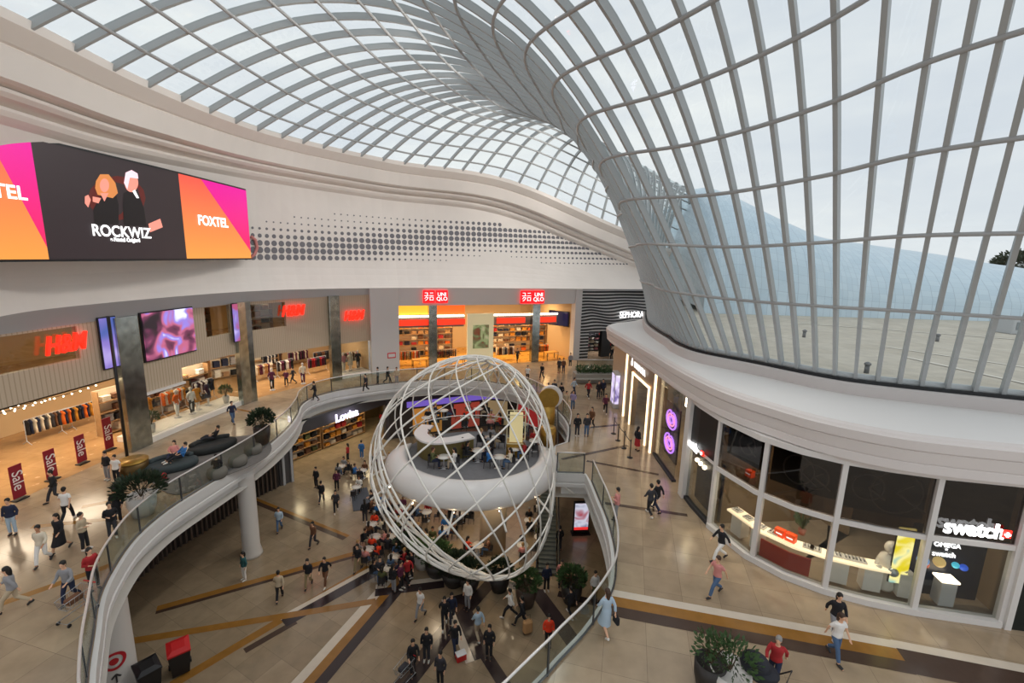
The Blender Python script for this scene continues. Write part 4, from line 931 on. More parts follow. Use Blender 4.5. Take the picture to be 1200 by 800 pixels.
# the shop inside
r_ = room(GALc, s0g-.2, marks[-1]+.3, 5, 0, 4.5, mat('watch_shop_wall', '7d6a52', .6), 'interior of the watch shop', mat('shop_dark_ceiling'), stone_floor('shop_floor_grey', '9c8f80', '8e8274', '70665b', 1, .3))
for s, off, pw in ((27.6, -1.4, 22), (29.3, -1.6, 45), (31, -1.5, 45), (32.6, -1.5, 35)):
    q = GALc.pt(s, off); area('shop_lamp', (q.x, q.y, 4.3), .6, pw, (1, .83, .6))
ch(panel(GALc, marks[3]+.1, marks[-1]-.1, 0.2, 2.6, .05, -.75), 'night_blue_backdrop', mat('night_blue'), gl)
ct = empty('display_counter', on(GALc, 30, 0, -.55)); tag(ct, 'long curved white counter of watches behind the glass', 'counter')
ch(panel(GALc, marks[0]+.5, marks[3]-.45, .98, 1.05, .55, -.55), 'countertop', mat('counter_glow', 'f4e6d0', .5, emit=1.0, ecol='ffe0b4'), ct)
for i in range(7):
    a = marks[0]+.7+i*.95
    if marks[1]+.2 < a < marks[2]-.3: continue
    ch(panel(GALc, a, a+.5, .2, .98, .4, -.55), 'pedestal', STWH, ct)
rp = empty('low_panel', on(GALc, 30.3, .2, -.25)); tag(rp, 'red curved panel standing low in the window of the watch shop', 'panel'); ch(panel(GALc, marks[1]+.1, marks[2]-.45, .2, .84, .06, -.22), 'red_board', mat('deep_red', '9c1510', .5), rp)
def win_item(x, y, z, name, label, cat, fn, off=-.55, grp=None):
    d = ray(x, y); k = (z-10.5)/d.z; P = EYE+d*k; s = min([j*.05 for j in range(480, 720)], key=lambda q: (GALc.pt(q)-P.xy).length); q = GALc.pt(s, off); o = empty(name, (q.x, q.y, z), rot_of(GALc, s)); tag(o, label, cat, grp); fn(o); return o
def pack(m_):
    def f(o):
        MB().rbox((0, 0, .14), (.32, .22, .28), .01).build('box', m_, o); MB().box((0, -.112, .14), (.2, .01, .05)).build('label_band', mat('sign_soft_white'), o)
    return f
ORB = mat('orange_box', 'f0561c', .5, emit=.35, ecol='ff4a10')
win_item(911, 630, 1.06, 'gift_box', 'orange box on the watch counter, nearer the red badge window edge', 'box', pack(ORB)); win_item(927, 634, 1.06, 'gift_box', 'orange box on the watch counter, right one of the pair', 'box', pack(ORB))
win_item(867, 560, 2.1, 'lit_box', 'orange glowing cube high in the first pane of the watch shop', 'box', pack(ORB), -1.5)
def tray(o):
    MB().rbox((0, 0, .03), (.34, .3, .06), .01).build('tray', STWH, o)
    for k in range(3):
        MB().tube([(-.1+.1*k, -.1, .07), (-.1+.1*k, .1, .07)], .014, 5).build('strap', BLACKM, o); MB().cyl((-.1+.1*k, 0, .075), .03, .015, 12).build('dial', CONC, o)
for i, (x, y, wh) in enumerate([(852, 600, 'leftmost pane, back'), (862, 610, 'leftmost pane, front'), (884, 622, 'just right of the first mullion'), (893, 634, 'between the mullion and the orange boxes'), (945, 652, 'just right of the orange boxes'), (955, 655, 'close to the third mullion'), (985, 661, 'third pane, left'), (1000, 664, 'third pane, middle'), (1013, 666, 'third pane, right')]):
    win_item(x, y, 1.06, 'watch_tray', 'white tray of watches on the counter, '+wh, 'tray', tray)
def figure(o):
    MB().lathe((0, 0, 0), [(.22, 0), (.26, .1), (.2, .5), (.24, .7), (.34, .9), (.26, 1.15), (.12, 1.25), (.1, 1.3)], 16).build('body', mat('pearl_white', 'e8e4dc', .2), o, True); MB().sphere((0, -.02, 1.45), .2, 14, 10, (1, 1, 1.1)).build('head', mat('pearl_white'), o, True)
    for sx in (-1, 1): MB().tube([(sx*.28, 0, .95), (sx*.42, -.15, .75), (sx*.34, -.3, .9)], [.08, .06, .06], 8).build('arm', mat('pearl_white'), o, True)
    MB().sphere((0, -.32, .8), .15, 12, 8).build('held_ball', mat('glass_ball', 'b8c0c4', .1, metal=.5), o, True)
win_item(1040, 695, .2, 'window_figure', 'glossy white figure in the third pane of the watch shop', 'figure', figure, -.7)
def plantfn(o):
    MB().lathe((0, 0, 0), [(.1, 0), (.13, .2)], 10).build('pot', mat('pink_pot', 'b9806f'), o, True); m = MB()
    for k in range(24):
        a = k*2.4; r = .1+.2*((k*7) % 5)/5; m.quad((0, 0, .2), (r*math.cos(a), r*math.sin(a), .35+.02*k), (r*1.3*math.cos(a+.2), r*1.3*math.sin(a+.2), .4+.012*k), (r*.7*math.cos(a+.4), r*.7*math.sin(a+.4), .3+.01*k))
    m.build('leaves', mat('leaf_dark', '3a4a2c'), o)
win_item(940, 625, 1.06, 'potted_plant', 'small potted plant behind the watch counter', 'plant', plantfn, -1.3)
# night-sky planets display
for x, y, r, c, lb in ((1097, 659, .2, '5f90c8', 'large blue and white'), (1100, 664, .13, 'c8604a', 'small red'), (1117, 661, .2, 'd0b070', 'large golden'), (1137, 665, .12, '4fc8e8', 'bright cyan'), (1147, 668, .13, '2a5ad0', 'deep blue')):
    s, z = GALc.hit(x, y); q = GALc.pt(s, -.5); o = MB().sphere((q.x, q.y, z-.28), r*.8, 18, 12).build('planet_globe', mat('planet_'+c, c, .5, emit=.6, ecol=c), smooth=True); tag(o, lb+' planet globe in the dark window under the bright letters', 'ornament')
s, z = GALc.hit(1120, 690); q = GALc.pt(s, -.4); o = empty('watch_plinth', (q.x, q.y, .2), rot_of(GALc, s)); tag(o, 'grey plinth with a lit tray of watches in the dark window', 'plinth'); MB().rbox((0, 0, .4), (.42, .38, .8), .01).build('column', CONC, o); MB().rbox((0, 0, .84), (.5, .42, .06), .01).build('lit_tray', WLAMP, o)
s, z = GALc.hit(1072, 660); q = GALc.pt(marks[3]-.3, -.4); o = empty('glowing_screen', (q.x, q.y, .3), rot_of(GALc, marks[3])); tag(o, 'glowing yellow and green upright panel beside the fourth mullion', 'screen'); MB().box((0, 0, 1.3), (.45, .06, 1.9)).build('picture', screen_img('yellow_picture', ['203040', 'e8d020', 'fff0a0', '50b0c0'], 1.6, 4, 1.2), o); MB().box((0, .05, 1.3), (.5, .04, 1.96)).build('casing', BLACKM, o)
# dark column past the window
struct(MB().wallstrip(GALc.sub(marks[-1]+.2, GALc.len-.1, .0), 0, 4.65, .3).build('wall_right', mat('dark_green_gloss', '0d1a1a', .15)), 'glossy dark wall right of the watch shop', 'wall')
struct(panel(GALc, marks[-1]+.05, marks[-1]+.22, 0, 4.65, .4).build('trim_7', FRM), 'white end post of the watch shop', 'trim')

# jewellery shop and neighbours
jw = struct(empty('shopfront', on(GALc, 18, 0)), 'jewellery shopfront with a gold lit frame and curtain', 'shopfront')
TAUPE = mat('taupe_stone', '8d7a66', .5); GLD = mat('gold_light', 'ffdca0', .5, emit=1.7, ecol='ffe2b8')
ja, jb, jc = 13.6, 20.2, 23.4
ch(holed(GALc, ja+.5, jb, 0, 4.7, [(16.0, 19.2, -1, 3.35)], .3), 'stone_front', TAUPE, jw)
for a, b, z0, z1 in ((15.85, 15.98, 0, 3.5), (19.2, 19.33, 0, 3.5), (15.85, 19.33, 3.38, 3.5)): ch(panel(GALc, a, b, z0, z1, .08, .2), 'light_frame', GLD, jw)
ch(panel(GALc, 16.0, 19.2, 0, 3.38, .06, -.9), 'curtain', mat('sand_curtain', '7d6a50', .7, noise=.2, scale=3), jw)
for a in (14.3, 20.2): ch(panel(GALc, a, a+.14, 0, 4.7, .1, .2), 'light_strip', GLD, jw)
q = GALc.pt(17.4, .25); text('lettering', 'PANDORA', .5, mat('sign_soft_white'), (q.x, q.y, 4.05), (0, -1, 0), (0, 0, 1), jw, .02, off=.012)
q = GALc.pt(15.75, .25); m = MB(); m.tube([(q.x, q.y+.17*math.cos(a*PI/8), 4.05+.17*math.sin(a*PI/8)) for a in range(16)], .03, 5, closed=True); m.tube([(q.x, q.y-.08, 4.24), (q.x, q.y, 4.4), (q.x, q.y+.08, 4.24)], .025, 5); ch(m, 'crowned_ring', mat('sign_soft_white'), jw)
area('shop_lamp', (9.2, 26.4, 4.2), .8, 60, (1, .8, .5))
# neon lips window
lw_ = struct(empty('shopfront', on(GALc, 22, 0)), 'narrow shopfront with glowing violet lips pictures', 'shopfront')
ch(panel(GALc, 20.4, 23.6, .1, 4.6, .03), 'glass_pane', SHOPG, lw_); ch(panel(GALc, 20.4, 23.6, 0, .1, .2), 'sill', mat('dark_sill'), lw_); ch(panel(GALc, 20.4, 23.9, 0, 4.6, .1, -2.2), 'inner_wall', mat('brown_inner', '5d4d3c', .6), lw_)
area('shop_lamp', (9.4, 21.6, 4.4), .6, 30, (1, .8, .5)); s = 23.2; q = GALc.pt(s, -.5); o = MB().rbox((q.x, q.y, 3.9), (.25, .25, .5), .04).build('lantern', LAMP); tag(o, 'small bright lantern over the violet lips window', 'lamp')
ls = empty('neon_picture', on(GALc, 21.9, 2, -.3)); tag(ls, 'upright panel with two pairs of glowing violet lips', 'neon sign')
ch(panel(GALc, 20.95, 22.9, .55, 3.35, .08, -.3), 'backing', mat('dark_violet', '2a1f30', .5), ls)
VIO = mat('violet_neon', 'c090f0', .5, emit=2.0, ecol='b070f0'); PNK = mat('pink_neon', 'f0a0c0', .5, emit=1.6, ecol='f090b8')
for zc_ in (1.3, 2.55):
    for k, (rr, mm) in enumerate(((.55, VIO), (.36, PNK), (.2, VIO))):
        m = MB(); pts = []
        for a in range(24):
            th = a*PI/12; x = rr*1.3*math.cos(th); z = rr*.85*math.sin(th)*(1-.25*math.exp(-(x/.15)**2)*(math.sin(th) > 0)); pts.append((*GALc.pt(21.92+x*.95, -.22), zc_+z))
        ch(m.tube(pts, .045, 6, closed=True), 'lips_tube', mm, ls, True)
# shops hidden further along and end wall
struct(MB().wallstrip(GALc.sub(10.2, ja+.5), 0, 4.7, .3).build('wall_right', mat('far_shop_wall', 'b9a68e', .5)), 'shop wall receding beyond the jewellery shop', 'wall')
sp_ = empty('light_box_poster', (7.55, 31.6, 0)); tag(sp_, 'violet and white glowing poster column at the far corner beyond the jewellery shop', 'poster')
MB().rbox((0, 0, 1.3), (.4, 1.0, 2.6), .03).build('casing', CONC, sp_); MB().box((-.21, 0, 1.4), (.02, .86, 2.1)).build('picture', screen_img('violet_poster', ['6a5a9a', 'd9c9ee', 'ffffff'], 1.3, 6, .9), sp_); MB().box((0, -.51, 1.4), (.3, .02, 2.1)).build('picture', screen_img('violet_poster2', ['6a5a9a', 'd9c9ee', 'ffffff'], 1.3, 9, .9), sp_)
# ------------------------------------------------------------------ fill spots added under the roof ribs to brighten walls and floors
def spot(name, loc, tgt, power, angle=100, blend=.6, color=(1, .96, .9), r=.12):
    l = bpy.data.lights.new(name, 'SPOT'); l.energy = power; l.spot_size = math.radians(angle); l.spot_blend = blend; l.color = color; l.shadow_soft_size = r
    o = bpy.data.objects.new(name, l); COL.objects.link(o); o.location = loc
    o.rotation_euler = (Vector(tgt)-Vector(loc)).to_track_quat('-Z', 'Y').to_euler(); return o
for k, s, tg in [(9, .2, (-8, 40, 11)), (9, .32, (-14, 36, 10)), (9, .42, (-20, 26, 10)), (9, .5, (-20, 18, 10)), (9, .58, (-20, 8, 11)), (8, .12, (4, 44, 8))]:
    p = roofp(k, s); spot('roof_flood_lamp', (p.x, p.y, p.z-.9), tg, 620, 130)
for k, s, tg in [(10, .3, (-8, 30, -4)), (10, .45, (-8, 20, -4)), (6, .4, (2, 24, -2)), (4, .6, (3, 14, -2)), (4, .72, (8, 8, 0)), (9, .6, (-6, 12, -4))]:
    p = roofp(k, s); spot('roof_flood_lamp', (p.x, p.y, p.z-.9), tg, 330, 110)
# ------------------------------------------------------------------ woven white steel cocoon through the void
COC = mat('white_tube_steel', 'e6e2da', .4)
CA = Matrix.Identity(3)
def eggp(u, v):
    cx, cy, cz, a, b, c, tx, ty, e = (-1.499, 20.657, .443, 3.867, 6.434, 5.274, -.012, -.469, .319)
    s = CA @ Vector((math.cos(u)*math.sin(v), math.sin(u)*math.sin(v), math.cos(v))); r = 1+e*s.z
    q = Vector((s.x*a*r, s.y*b*r, s.z*c)); q = Matrix.Rotation(ty, 3, 'Y') @ (Matrix.Rotation(tx, 3, 'X') @ q); return q+Vector((cx, cy, cz))
def pxy(P): d = P-EYE; z = d.dot(FWD); return 600+FPX*d.dot(RT)/z, 400-FPX*d.dot(UP)/z
def findp(tx, ty):
    best = None
    for i in range(72):
        for j in range(1, 36):
            u = 2*PI*i/72; v = PI*j/36; x, y = pxy(eggp(u, v)); d = (x-tx)**2+(y-ty)**2
            if best is None or d < best[0]: best = (d, Vector((math.cos(u)*math.sin(v), math.sin(u)*math.sin(v), math.cos(v))))
    return best[1]
_pt = findp(592, 424); _pb = findp(566, 678); _ax = (_pt-_pb).normalized(); CA = Vector((0, 0, 1)).rotation_difference(_ax).to_matrix()
coc = empty('lattice_cocoon', (-1.5, 20.66, -5.3)); tag(coc, 'giant white diamond lattice cocoon of steel tubes rising through the void', 'sculpture')
NH = 17
for d in (-1, 1):
    for i in range(NH):
        u0 = 2*PI*i/NH; pts = []
        for k in range(41):
            v = .10+(PI-.20)*k/40; pts.append(eggp(u0+d*(v-PI/2)*.95, v))
        vd_ = (Vector((-1.5, 20.66, .44))-EYE).normalized(); runs = [[]]
        for P in pts:      # the net is open at the back below the cafe ring
            if P.z < .2 and (P-Vector((-1.5, 20.66, .44))).dot(vd_) > -.2: runs.append([])
            else: runs[-1].append(P)
        m = MB()
        for R_ in runs:
            if len(R_) > 2: m.tube(R_, .037, 6)
        if m.v: ch(m, 'lattice_tube', COC, coc, True)
vd = (Vector((-1.5, 20.66, .44))-EYE).normalized()
def hoop(shift, rad):
    "hoop where a plane cuts the cocoon"
    best = []
    c0 = Vector((-1.5, 20.66, .44))+vd*shift
    ax = vd.orthogonal().normalized(); ay = vd.cross(ax)
    samples = [eggp(2*PI*i/160, PI*j/100) for j in range(101) for i in range(160)]
    near_ = [p for p in samples if abs((p-c0).dot(vd)) < .12]
    bins = {}
    for p in near_:
        a = math.atan2((p-c0).dot(ay), (p-c0).dot(ax)); bins.setdefault(int((a+PI)/(2*PI)*64) % 64, []).append(p)
    pts = [sum(bins[k], Vector())/len(bins[k]) for k in range(64) if k in bins]
    pts = [(pts[i-1]+pts[i]+pts[(i+1) % len(pts)])/3 for i in range(len(pts))]
    ch(MB().tube(pts, rad, 8, closed=True), 'edge_hoop', COC, coc, True)
hoop(-.6, .075); hoop(-1.3, .045)
for v in (.10, PI-.10): ch(MB().tube([eggp(2*PI*k/24, v) for k in range(24)], .07, 8, closed=True), 'pole_ring', COC, coc, True)

# ------------------------------------------------------------------ suspended cafe ring inside the cocoon
RC0 = Vector((-1.85, 22.4)); RX, RY = 3.95, 3.75
cr_root = empty('cafe_platform', (RC0.x, RC0.y, -5.3)); tag(cr_root, 'round cafe platform with a thick glossy white ring parapet inside the lattice cocoon', 'platform')
RW = mat('gloss_white_ring', 'dedbd8', .25)
rows = []
for k in range(81):
    a = math.radians(158+k*228/80); c, s = math.cos(a), math.sin(a); n = Vector((c/RX, s/RY)).normalized(); row = []
    e = min(1, min(k, 80-k)/14); e = .25+.75*math.sin(e*PI/2)
    for j in range(20):
        b = 2*PI*j/20; q = Vector((RC0.x+RX*c, RC0.y+RY*s))+n*(.6*e*math.cos(b)); row.append((q.x, q.y, -.02+.62*e*math.sin(b)-.1*math.cos(b)))
    rows.append(row)
ch(MB().loft(rows, closed=True, caps=True), 'ring_parapet', RW, cr_root, True)
bk = [Vector((RC0.x+RX*math.cos(math.radians(30+k*4)), RC0.y+RY*math.sin(math.radians(30+k*4)))) for k in range(33)]
ch(MB().wallstrip(bk, 0, 1.0, .02), 'back_glass', BALG, cr_root); ch(MB().tube([(p.x, p.y, 1.02) for p in bk], .03, 6), 'back_rail', HANDRAIL, cr_root, True)
ch(MB().lathe((RC0.x, RC0.y, 0), [(.02, -.55), (RX, -.55), (RX, 0.0), (.02, 0.0)], 72, 1, RY/RX), 'deck', mat('grey_carpet', '77777a', .8, noise=.1, scale=5), cr_root)
ch(MB().cyl((-.75, 22.6, -5.3), .72, 4.8, 32), 'support_column', mat('column_beige', 'b9a68c', .5), cr_root, True)
ch(MB().lathe((RC0.x, RC0.y, 0), [(3.2, -.8), (3.6, -.56)], 60, 1, RY/RX), 'underside', RW, cr_root)
for k in range(14):
    a = PI*1.02+k*PI*.96/13; c, s = math.cos(a), math.sin(a); p = Vector((RC0.x+(RX+.52)*c, RC0.y+(RY+.52)*s, -.5)); q = Vector((RC0.x+(RX+1.45)*c, RC0.y+(RY+1.4)*s, -1.05))
    if k % 2 == 0:
        ch(MB().tube([p, q], .05, 6), 'strut', COC, cr_root, True); ch(MB().sphere((p.x, p.y, p.z-.06), .055, 8, 6), 'spotlight', LAMP, cr_root, True)
for x_, y_ in ((-3.6, 21.3), (-1.8, 20.3), (.4, 21.2), (-3, 24), (0, 24)): area('ring_downlight', (x_, y_, -1.0), .35, 26, (1, .8, .55))
br = MB(); br.box((3.2, 22.4, -.2), (1.4, 2.9, .38)); struct(br.build('trim_8', EDG), 'short bridge joining the cafe ring to the upper level', 'bridge')
GOLDM = mat('brushed_gold', 'a8843c', .35, metal=.7, noise=.15, scale=5); OLIVE = mat('olive_panel', '6b5f33', .6)
# curved white bar
bar = empty('bar_counter', (-3.4, 23.0, 0)); tag(bar, 'curved white bar counter with an olive gold front on the cafe platform', 'counter')
bp_ = spline([(-4.6, 24.2, 0), (-4.75, 23.0, 0), (-4.1, 22.1, 0), (-3.1, 22.2, 0), (-2.0, 22.9, 0)], 6)
ch(MB().wallstrip(bp_, 0.0, 1.0, .4), 'bar_front', OLIVE, bar); ch(MB().wallstrip(bp_, 1.0, 1.09, .7), 'bar_top', RW, bar)
o = empty('display_case', (.35, 22.9, 0)); tag(o, 'upright lit glass display case on a gold base on the cafe platform', 'cabinet')
MB().rbox((0, 0, .4), (1.0, .8, .8), .03).build('base', GOLDM, o); MB().box((0, 0, 1.6), (.7, .5, 1.5)).build('backlit_panel', mat('case_glow', 'b9a87c', .5, emit=.35, ecol='e8d8a0'), o)
m = MB()
for sx in (-.48, .48):
    for sy in (-.38, .38): m.box((sx, sy, 1.6), (.04, .04, 1.6))
for z in (.82, 2.4): m.box((0, -.38, z), (1, .04, .04)); m.box((0, .38, z), (1, .04, .04)); m.box((-.48, 0, z), (.04, .8, .04)); m.box((.48, 0, z), (.04, .8, .04))
m.build('frame', mat('champagne_frame', 'd8cfa8', .4), o)
for i, (x, y, h, r) in enumerate([(2.3, 26.2, 1.7, .42), (2.2, 24.5, 1.0, .45)]):
    o = empty('gold_booth', (x, y, 0)); tag(o, ['tall round gold booth with a white disc lid beside the cafe ring', 'lower gold drum planter beside the round gold booth'][i], 'booth')
    MB().cyl((0, 0, 0), r, h, 28).build('drum', GOLDM, o, True)
    if i == 0:
        m = MB(); m.tube([(0, -.1, h+.5), (0, .06, h+.5)], .62, 28); m.build('gold_disc', GOLDM, o); m = MB(); m.tube([(.16, .06, h+.55), (.16, .34, h+.55)], .68, 28); m.build('white_disc', RW, o)
    else: MB().cyl((0, 0, h), r*.85, .06, 28).build('rim', mat('gold_rim', 'd6b060', .3, metal=.8), o, True)

# ------------------------------------------------------------------ lower level : walls, columns, shops
LOW = Line([(-17.8, 4), (-17.8, 14), (-17.8, 21.5), (-17.3, 23), (-16.5, 26.8), (-15.6, 28.6), (-10.6, 37), (-2, 41), (9, 40), (17, 34), (18, 8)])
bw = struct(empty('wall_left'), 'dark slatted wall of the lower level under the slab edge', 'wall')
ch(MB().wallstrip(LOW.sub(0, 24.9), -5.3, -1.25, .2), 'backing', mat('slat_backing', '2b2522', .7), bw)
m = MB(); k = 9.0
while k < 24.8:
    q = LOW.pt(k, .16); m.box((q.x, q.y, -3.3), (.1, .12, 4.0), rot_of(LOW, k)); k += .3
ch(m, 'vertical_slats', mat('slat_brown', '5a4c42', .6), bw)
l0 = 26.0; l1 = 35.0
lf = struct(empty('shopfront', on(LOW, 30, -5.3)), 'lower level accessories shop glowing yellow behind an open front with a white sign', 'shopfront')
ch(holed(LOW, 25.0, l1, -5.3, -1.25, [(l0, l1-.4, -6, -2.1)], .3), 'grey_front', mat('dark_grey_front', '4c4a4c', .5), lf)
for a in (25.15, 25.75): ch(panel(LOW, a, a+.16, -5.3, -1.3, .1, .22), 'steel_strip', CONC, lf)
s, z = LOW.hit(402, 495); q = LOW.pt(min(max(s, l0), l1), .5); t = LOW.tan(30)
text('lettering', 'Lovisa', .85, mat('violet_white_sign', 'e8e0ff', .5, emit=2.5), (q.x, q.y, -1.75), (t.x, t.y, 0), (0, 0, 1), lf, .03, off=.02)
room(LOW, l0-.3, l1, 6, -5.3, -1.3, mat('accessory_wall', '6a5430', .6), 'interior of the lower level accessories shop', mat('shop_dark_ceiling'), None)
for s in (27.5, 30, 32.5, 34.3): q = LOW.pt(s, -2); area('shop_lamp', (q.x, q.y, -1.5), .8, 40, (1, .82, .5))
shelves(LOW, l0+.2, 30.2, -3.0, -5.3, -2.2, 'shelf unit left in the accessories shop', ['ochre', 'olive', 'brown', 'cream', 'black'], 5, 'left shelves of the accessories shop', dens=.3)
shelves(LOW, 30.4, l1-.3, -3.0, -5.3, -2.2, 'shelf unit right in the accessories shop', ['ochre', 'red', 'brown', 'cream', 'black'], 5, 'right shelves of the accessories shop', dens=.3)
ch(panel(LOW, l1, LOW.len-.1, -5.3, -1.25, .3), 'far_wall', mat('lower_far_wall', '3c3430', .6), lf)
vs = struct(empty('trim_9', on(LOW, 40, -2.4)), 'violet light band along the lower far shops', 'light band'); ch(panel(LOW, 36.5, 46, -2.6, -2.1, .1, .25), 'violet_band', mat('violet_band', '5a4a90', .5, emit=.6, ecol='7a60c8'), vs)
for a, b, c in ((37, 39.6, 'c8863a'), (40.5, 43.2, 'b84a3a'), (44, 46, 'a8906a'), (47, 50, 'b03030')): ch(panel(LOW, a, b, -5.1, -2.8, .1, .22), 'lit_shop_window', mat('lit_'+c, c, .5, emit=.35, ecol=c), vs)
WCOL = mat('white_column', 'cfcac4', .45)
def column(x, y, r, label, z0=-5.3, z1=-.6, m=None):
    o = empty('column', (x, y, z0)); struct(o, label, 'column'); MB().lathe((0, 0, 0), [(r*1.25, 0), (r*1.2, .12), (r, .5), (r*.97, z1-z0-.3), (r*1.1, z1-z0)], 28).build('shaft', m or WCOL, o, True); return o
c_ = at(303, 650, -5.3); column(-13.4, 21.45, .42, 'slim round white column under the left slab edge')
tc_ = column(-14.0, 13.9, .62, 'round white column with a red target roundel near the picture corner')
dv = (EYE.xy-Vector((-14.0, 13.9))).normalized(); rz = math.atan2(dv.y, dv.x)+PI/2; pv = Vector((-dv.y, dv.x))
TR = mat('roundel_red', 'b8202a', .5)
for r0, r1, lab in ((.34, .24, 'ring'), (.13, .0, 'dot')):
    m = MB(); n = 32
    for k in range(n):
        for r_ in (r0, r1):
            a = 2*PI*k/n; x = r_*math.cos(a); z = r_*math.sin(a); w_ = math.asin(max(-1, min(1, x/.64))); q = Vector((-14.0, 13.9))+dv*(.645*math.cos(w_))+pv*(.645*math.sin(w_)); m.v.append((q.x, q.y, -3.75+z))
    for k in range(n): a = 2*k; b = 2*((k+1) % n); m.face(a, b, b+1, a+1)
    ch(m, 'roundel_'+lab, TR, tc_)
m = MB(); q = Vector((-14.0, 13.9))+dv*.66; m.box((q.x, q.y, -4.42), (.05, .02, .34), rz); ch(m, 'arrow', mat('arrow_grey', '3a3436'), tc_)
for sx in (-1, 1): m = MB(); m.box((q.x+pv.x*.06*sx, q.y+pv.y*.06*sx, -4.32), (.05, .022, .18), rz, Matrix.Rotation(-sx*PI/4, 3, 'Y')); ch(m, 'arrow', mat('arrow_grey'), tc_)

# small wall sign on the white pier
s_, z_ = FAC.hit(457, 415); q = FAC.pt(s_, .5); t_ = FAC.tan(s_); o = empty('arrow_sign', (q.x, q.y, z_), math.atan2(t_.y, t_.x)); tag(o, 'small red and white round cornered sign on the white pier', 'sign'); MB().rbox((0, 0, 0), (.75, .06, .5), .02).build('red_panel', mat('sign_soft_red', 'd8484a', .5), o); MB().rbox((0, -.035, 0), (.6, .02, .3), .01).build('white_panel', mat('gloss_white'), o)
# escalator from the lower level to the far right side of the void
es = empty('escalator', (2.2, 20.3, -5.3)); tag(es, 'escalator climbing from the lower level under the bridge to the upper level', 'escalator')
A = Vector((2.1, 20.4, -5.3)); Bq = Vector((2.75, 30.6, -.2)); ln = (Bq-A); hd = Vector((ln.x, ln.y, 0)).normalized(); sd_ = Vector((hd.y, -hd.x, 0))
rows = []
for k in range(48): 
    P = A+ln*(k/48); P2 = A+ln*((k+1)/48)
    for zz in (P.z+.1, P2.z+.1): rows.append([(P.x+sd_.x*.45*s, P.y+sd_.y*.45*s, zz) for s in (-1, 1)])
ch(MB().loft(rows), 'steps', mat('step_grey', '666a66', .5, metal=.4), es)
for s in (-1, 1):
    side = [A+sd_*.56*s-hd*.8, A+sd_*.56*s, Bq+sd_*.56*s, Bq+sd_*.56*s+hd*.8]
    m = MB(); m.loft([[(p.x, p.y, p.z-(.6 if 0 < i < 3 else .0)-.0) for i, p in enumerate(side)], [(p.x, p.y, p.z+.25) for p in side]]); ch(m, 'side_cladding', mat('escalator_side', 'a9b0a2', .4), es)
    m = MB(); m.loft([[(p.x, p.y, p.z+.25) for p in side], [(p.x, p.y, p.z+.98) for p in side]]); ch(m, 'side_glass', BALG, es)
    ch(MB().tube([(p.x, p.y, p.z+1.02) for p in side], .04, 8), 'handrail', BLACKM, es, True)
# advertising stand, bins
def standee(x, y, z, rz, label, cols, seed):
    o = empty('poster_stand', (x, y, z), rz); tag(o, label, 'poster stand'); MB().rbox((0, 0, 1.05), (.95, .16, 2.0), .03).build('casing', BLACKM, o); MB().box((0, -.09, 1.2), (.82, .02, 1.5)).build('picture', screen_img('stand_picture%d' % seed, cols, 1.4, seed, .8), o); MB().box((0, -.092, .38), (.82, .02, .18)).build('red_strip', mat('strip_red', 'e03030', .5, emit=.8), o); MB().rbox((0, 0, .03), (1.1, .5, .06), .01).build('foot', BLACKM, o)
standee(4.3, 24.1, -5.3, .1, 'lit poster stand with a red strip on the lower level under the bridge', ['4a5a80', 'c8c8d8', 'a03040'], 3)
def bin_(x, y, rz, lid, label):
    o = empty('wheelie_bin', (x, y, -5.3), rz); tag(o, label, 'bin')
    m = MB(); m.loft([[(-.26, -.26, .06), (.26, -.26, .06), (.26, .26, .06), (-.26, .26, .06)], [(-.34, -.36, 1.0), (.34, -.36, 1.0), (.34, .36, 1.0), (-.34, .36, 1.0)]], closed=True, caps=True); m.build('bin_body', BLACKM, o)
    m = MB(); m.loft([[(-.36, -.38, 1.0), (.36, -.38, 1.0), (.36, .4, 1.0), (-.36, .4, 1.0)], [(-.36, -.38, 1.06), (.36, -.38, 1.06), (.36, .4, 1.12), (-.36, .4, 1.12)], [(-.2, -.2, 1.14), (.2, -.2, 1.14), (.2, .2, 1.18), (-.2, .2, 1.18)]], closed=True, caps=True); m.build('lid', lid, o)
    for s in (-1, 1): MB().tube([(s*.3, .3, .1), (s*.36, .3, .1)], .1, 12).build('wheel', DARK, o)
    MB().tube([(-.3, .42, 1.0), (-.3, .5, 1.0), (.3, .5, 1.0), (.3, .42, 1.0)], .02, 6).build('handle', BLACKM, o)
bin_(-12.7, 13.75, .9, BLACKM, 'black wheelie bin with a black lid at the foot of the roundel column'); bin_(-12.2, 14.6, .7, mat('bin_red', 'c01a1c', .5), 'black wheelie bin with a bright red lid')

# ------------------------------------------------------------------ plants and seating
LEAF = [mat('leaf_'+n, c, .6, noise=.25, scale=8) for n, c in (('mid', '3f5a30'), ('deep', '24351f'), ('pale', '5f7540'))]
def bush_mesh(r, h, n, lw=.05, ll=.22, seed=1, up=.4):
    rnd = random.Random(seed); m = MB()
    for i in range(n):
        a = rnd.uniform(0, 2*PI); b = math.acos(rnd.uniform(-.4, 1)); d = rnd.uniform(.35, 1)**.6
        P = Vector((r*math.sin(b)*math.cos(a)*d, r*math.sin(b)*math.sin(a)*d, h*.5+h*.5*math.cos(b)*d)); D = Vector((math.cos(a)*math.sin(b), math.sin(a)*math.sin(b), math.cos(b)+up)).normalized(); S = D.orthogonal().normalized(); S = (S*math.cos(a*3)+D.cross(S)*math.sin(a*3))
        L = ll*rnd.uniform(.6, 1.2); L *= .62; m.quad(P, P+D*L*.5+S*lw*.7, P+D*L, P+D*L*.5-S*lw*.7)
    return m
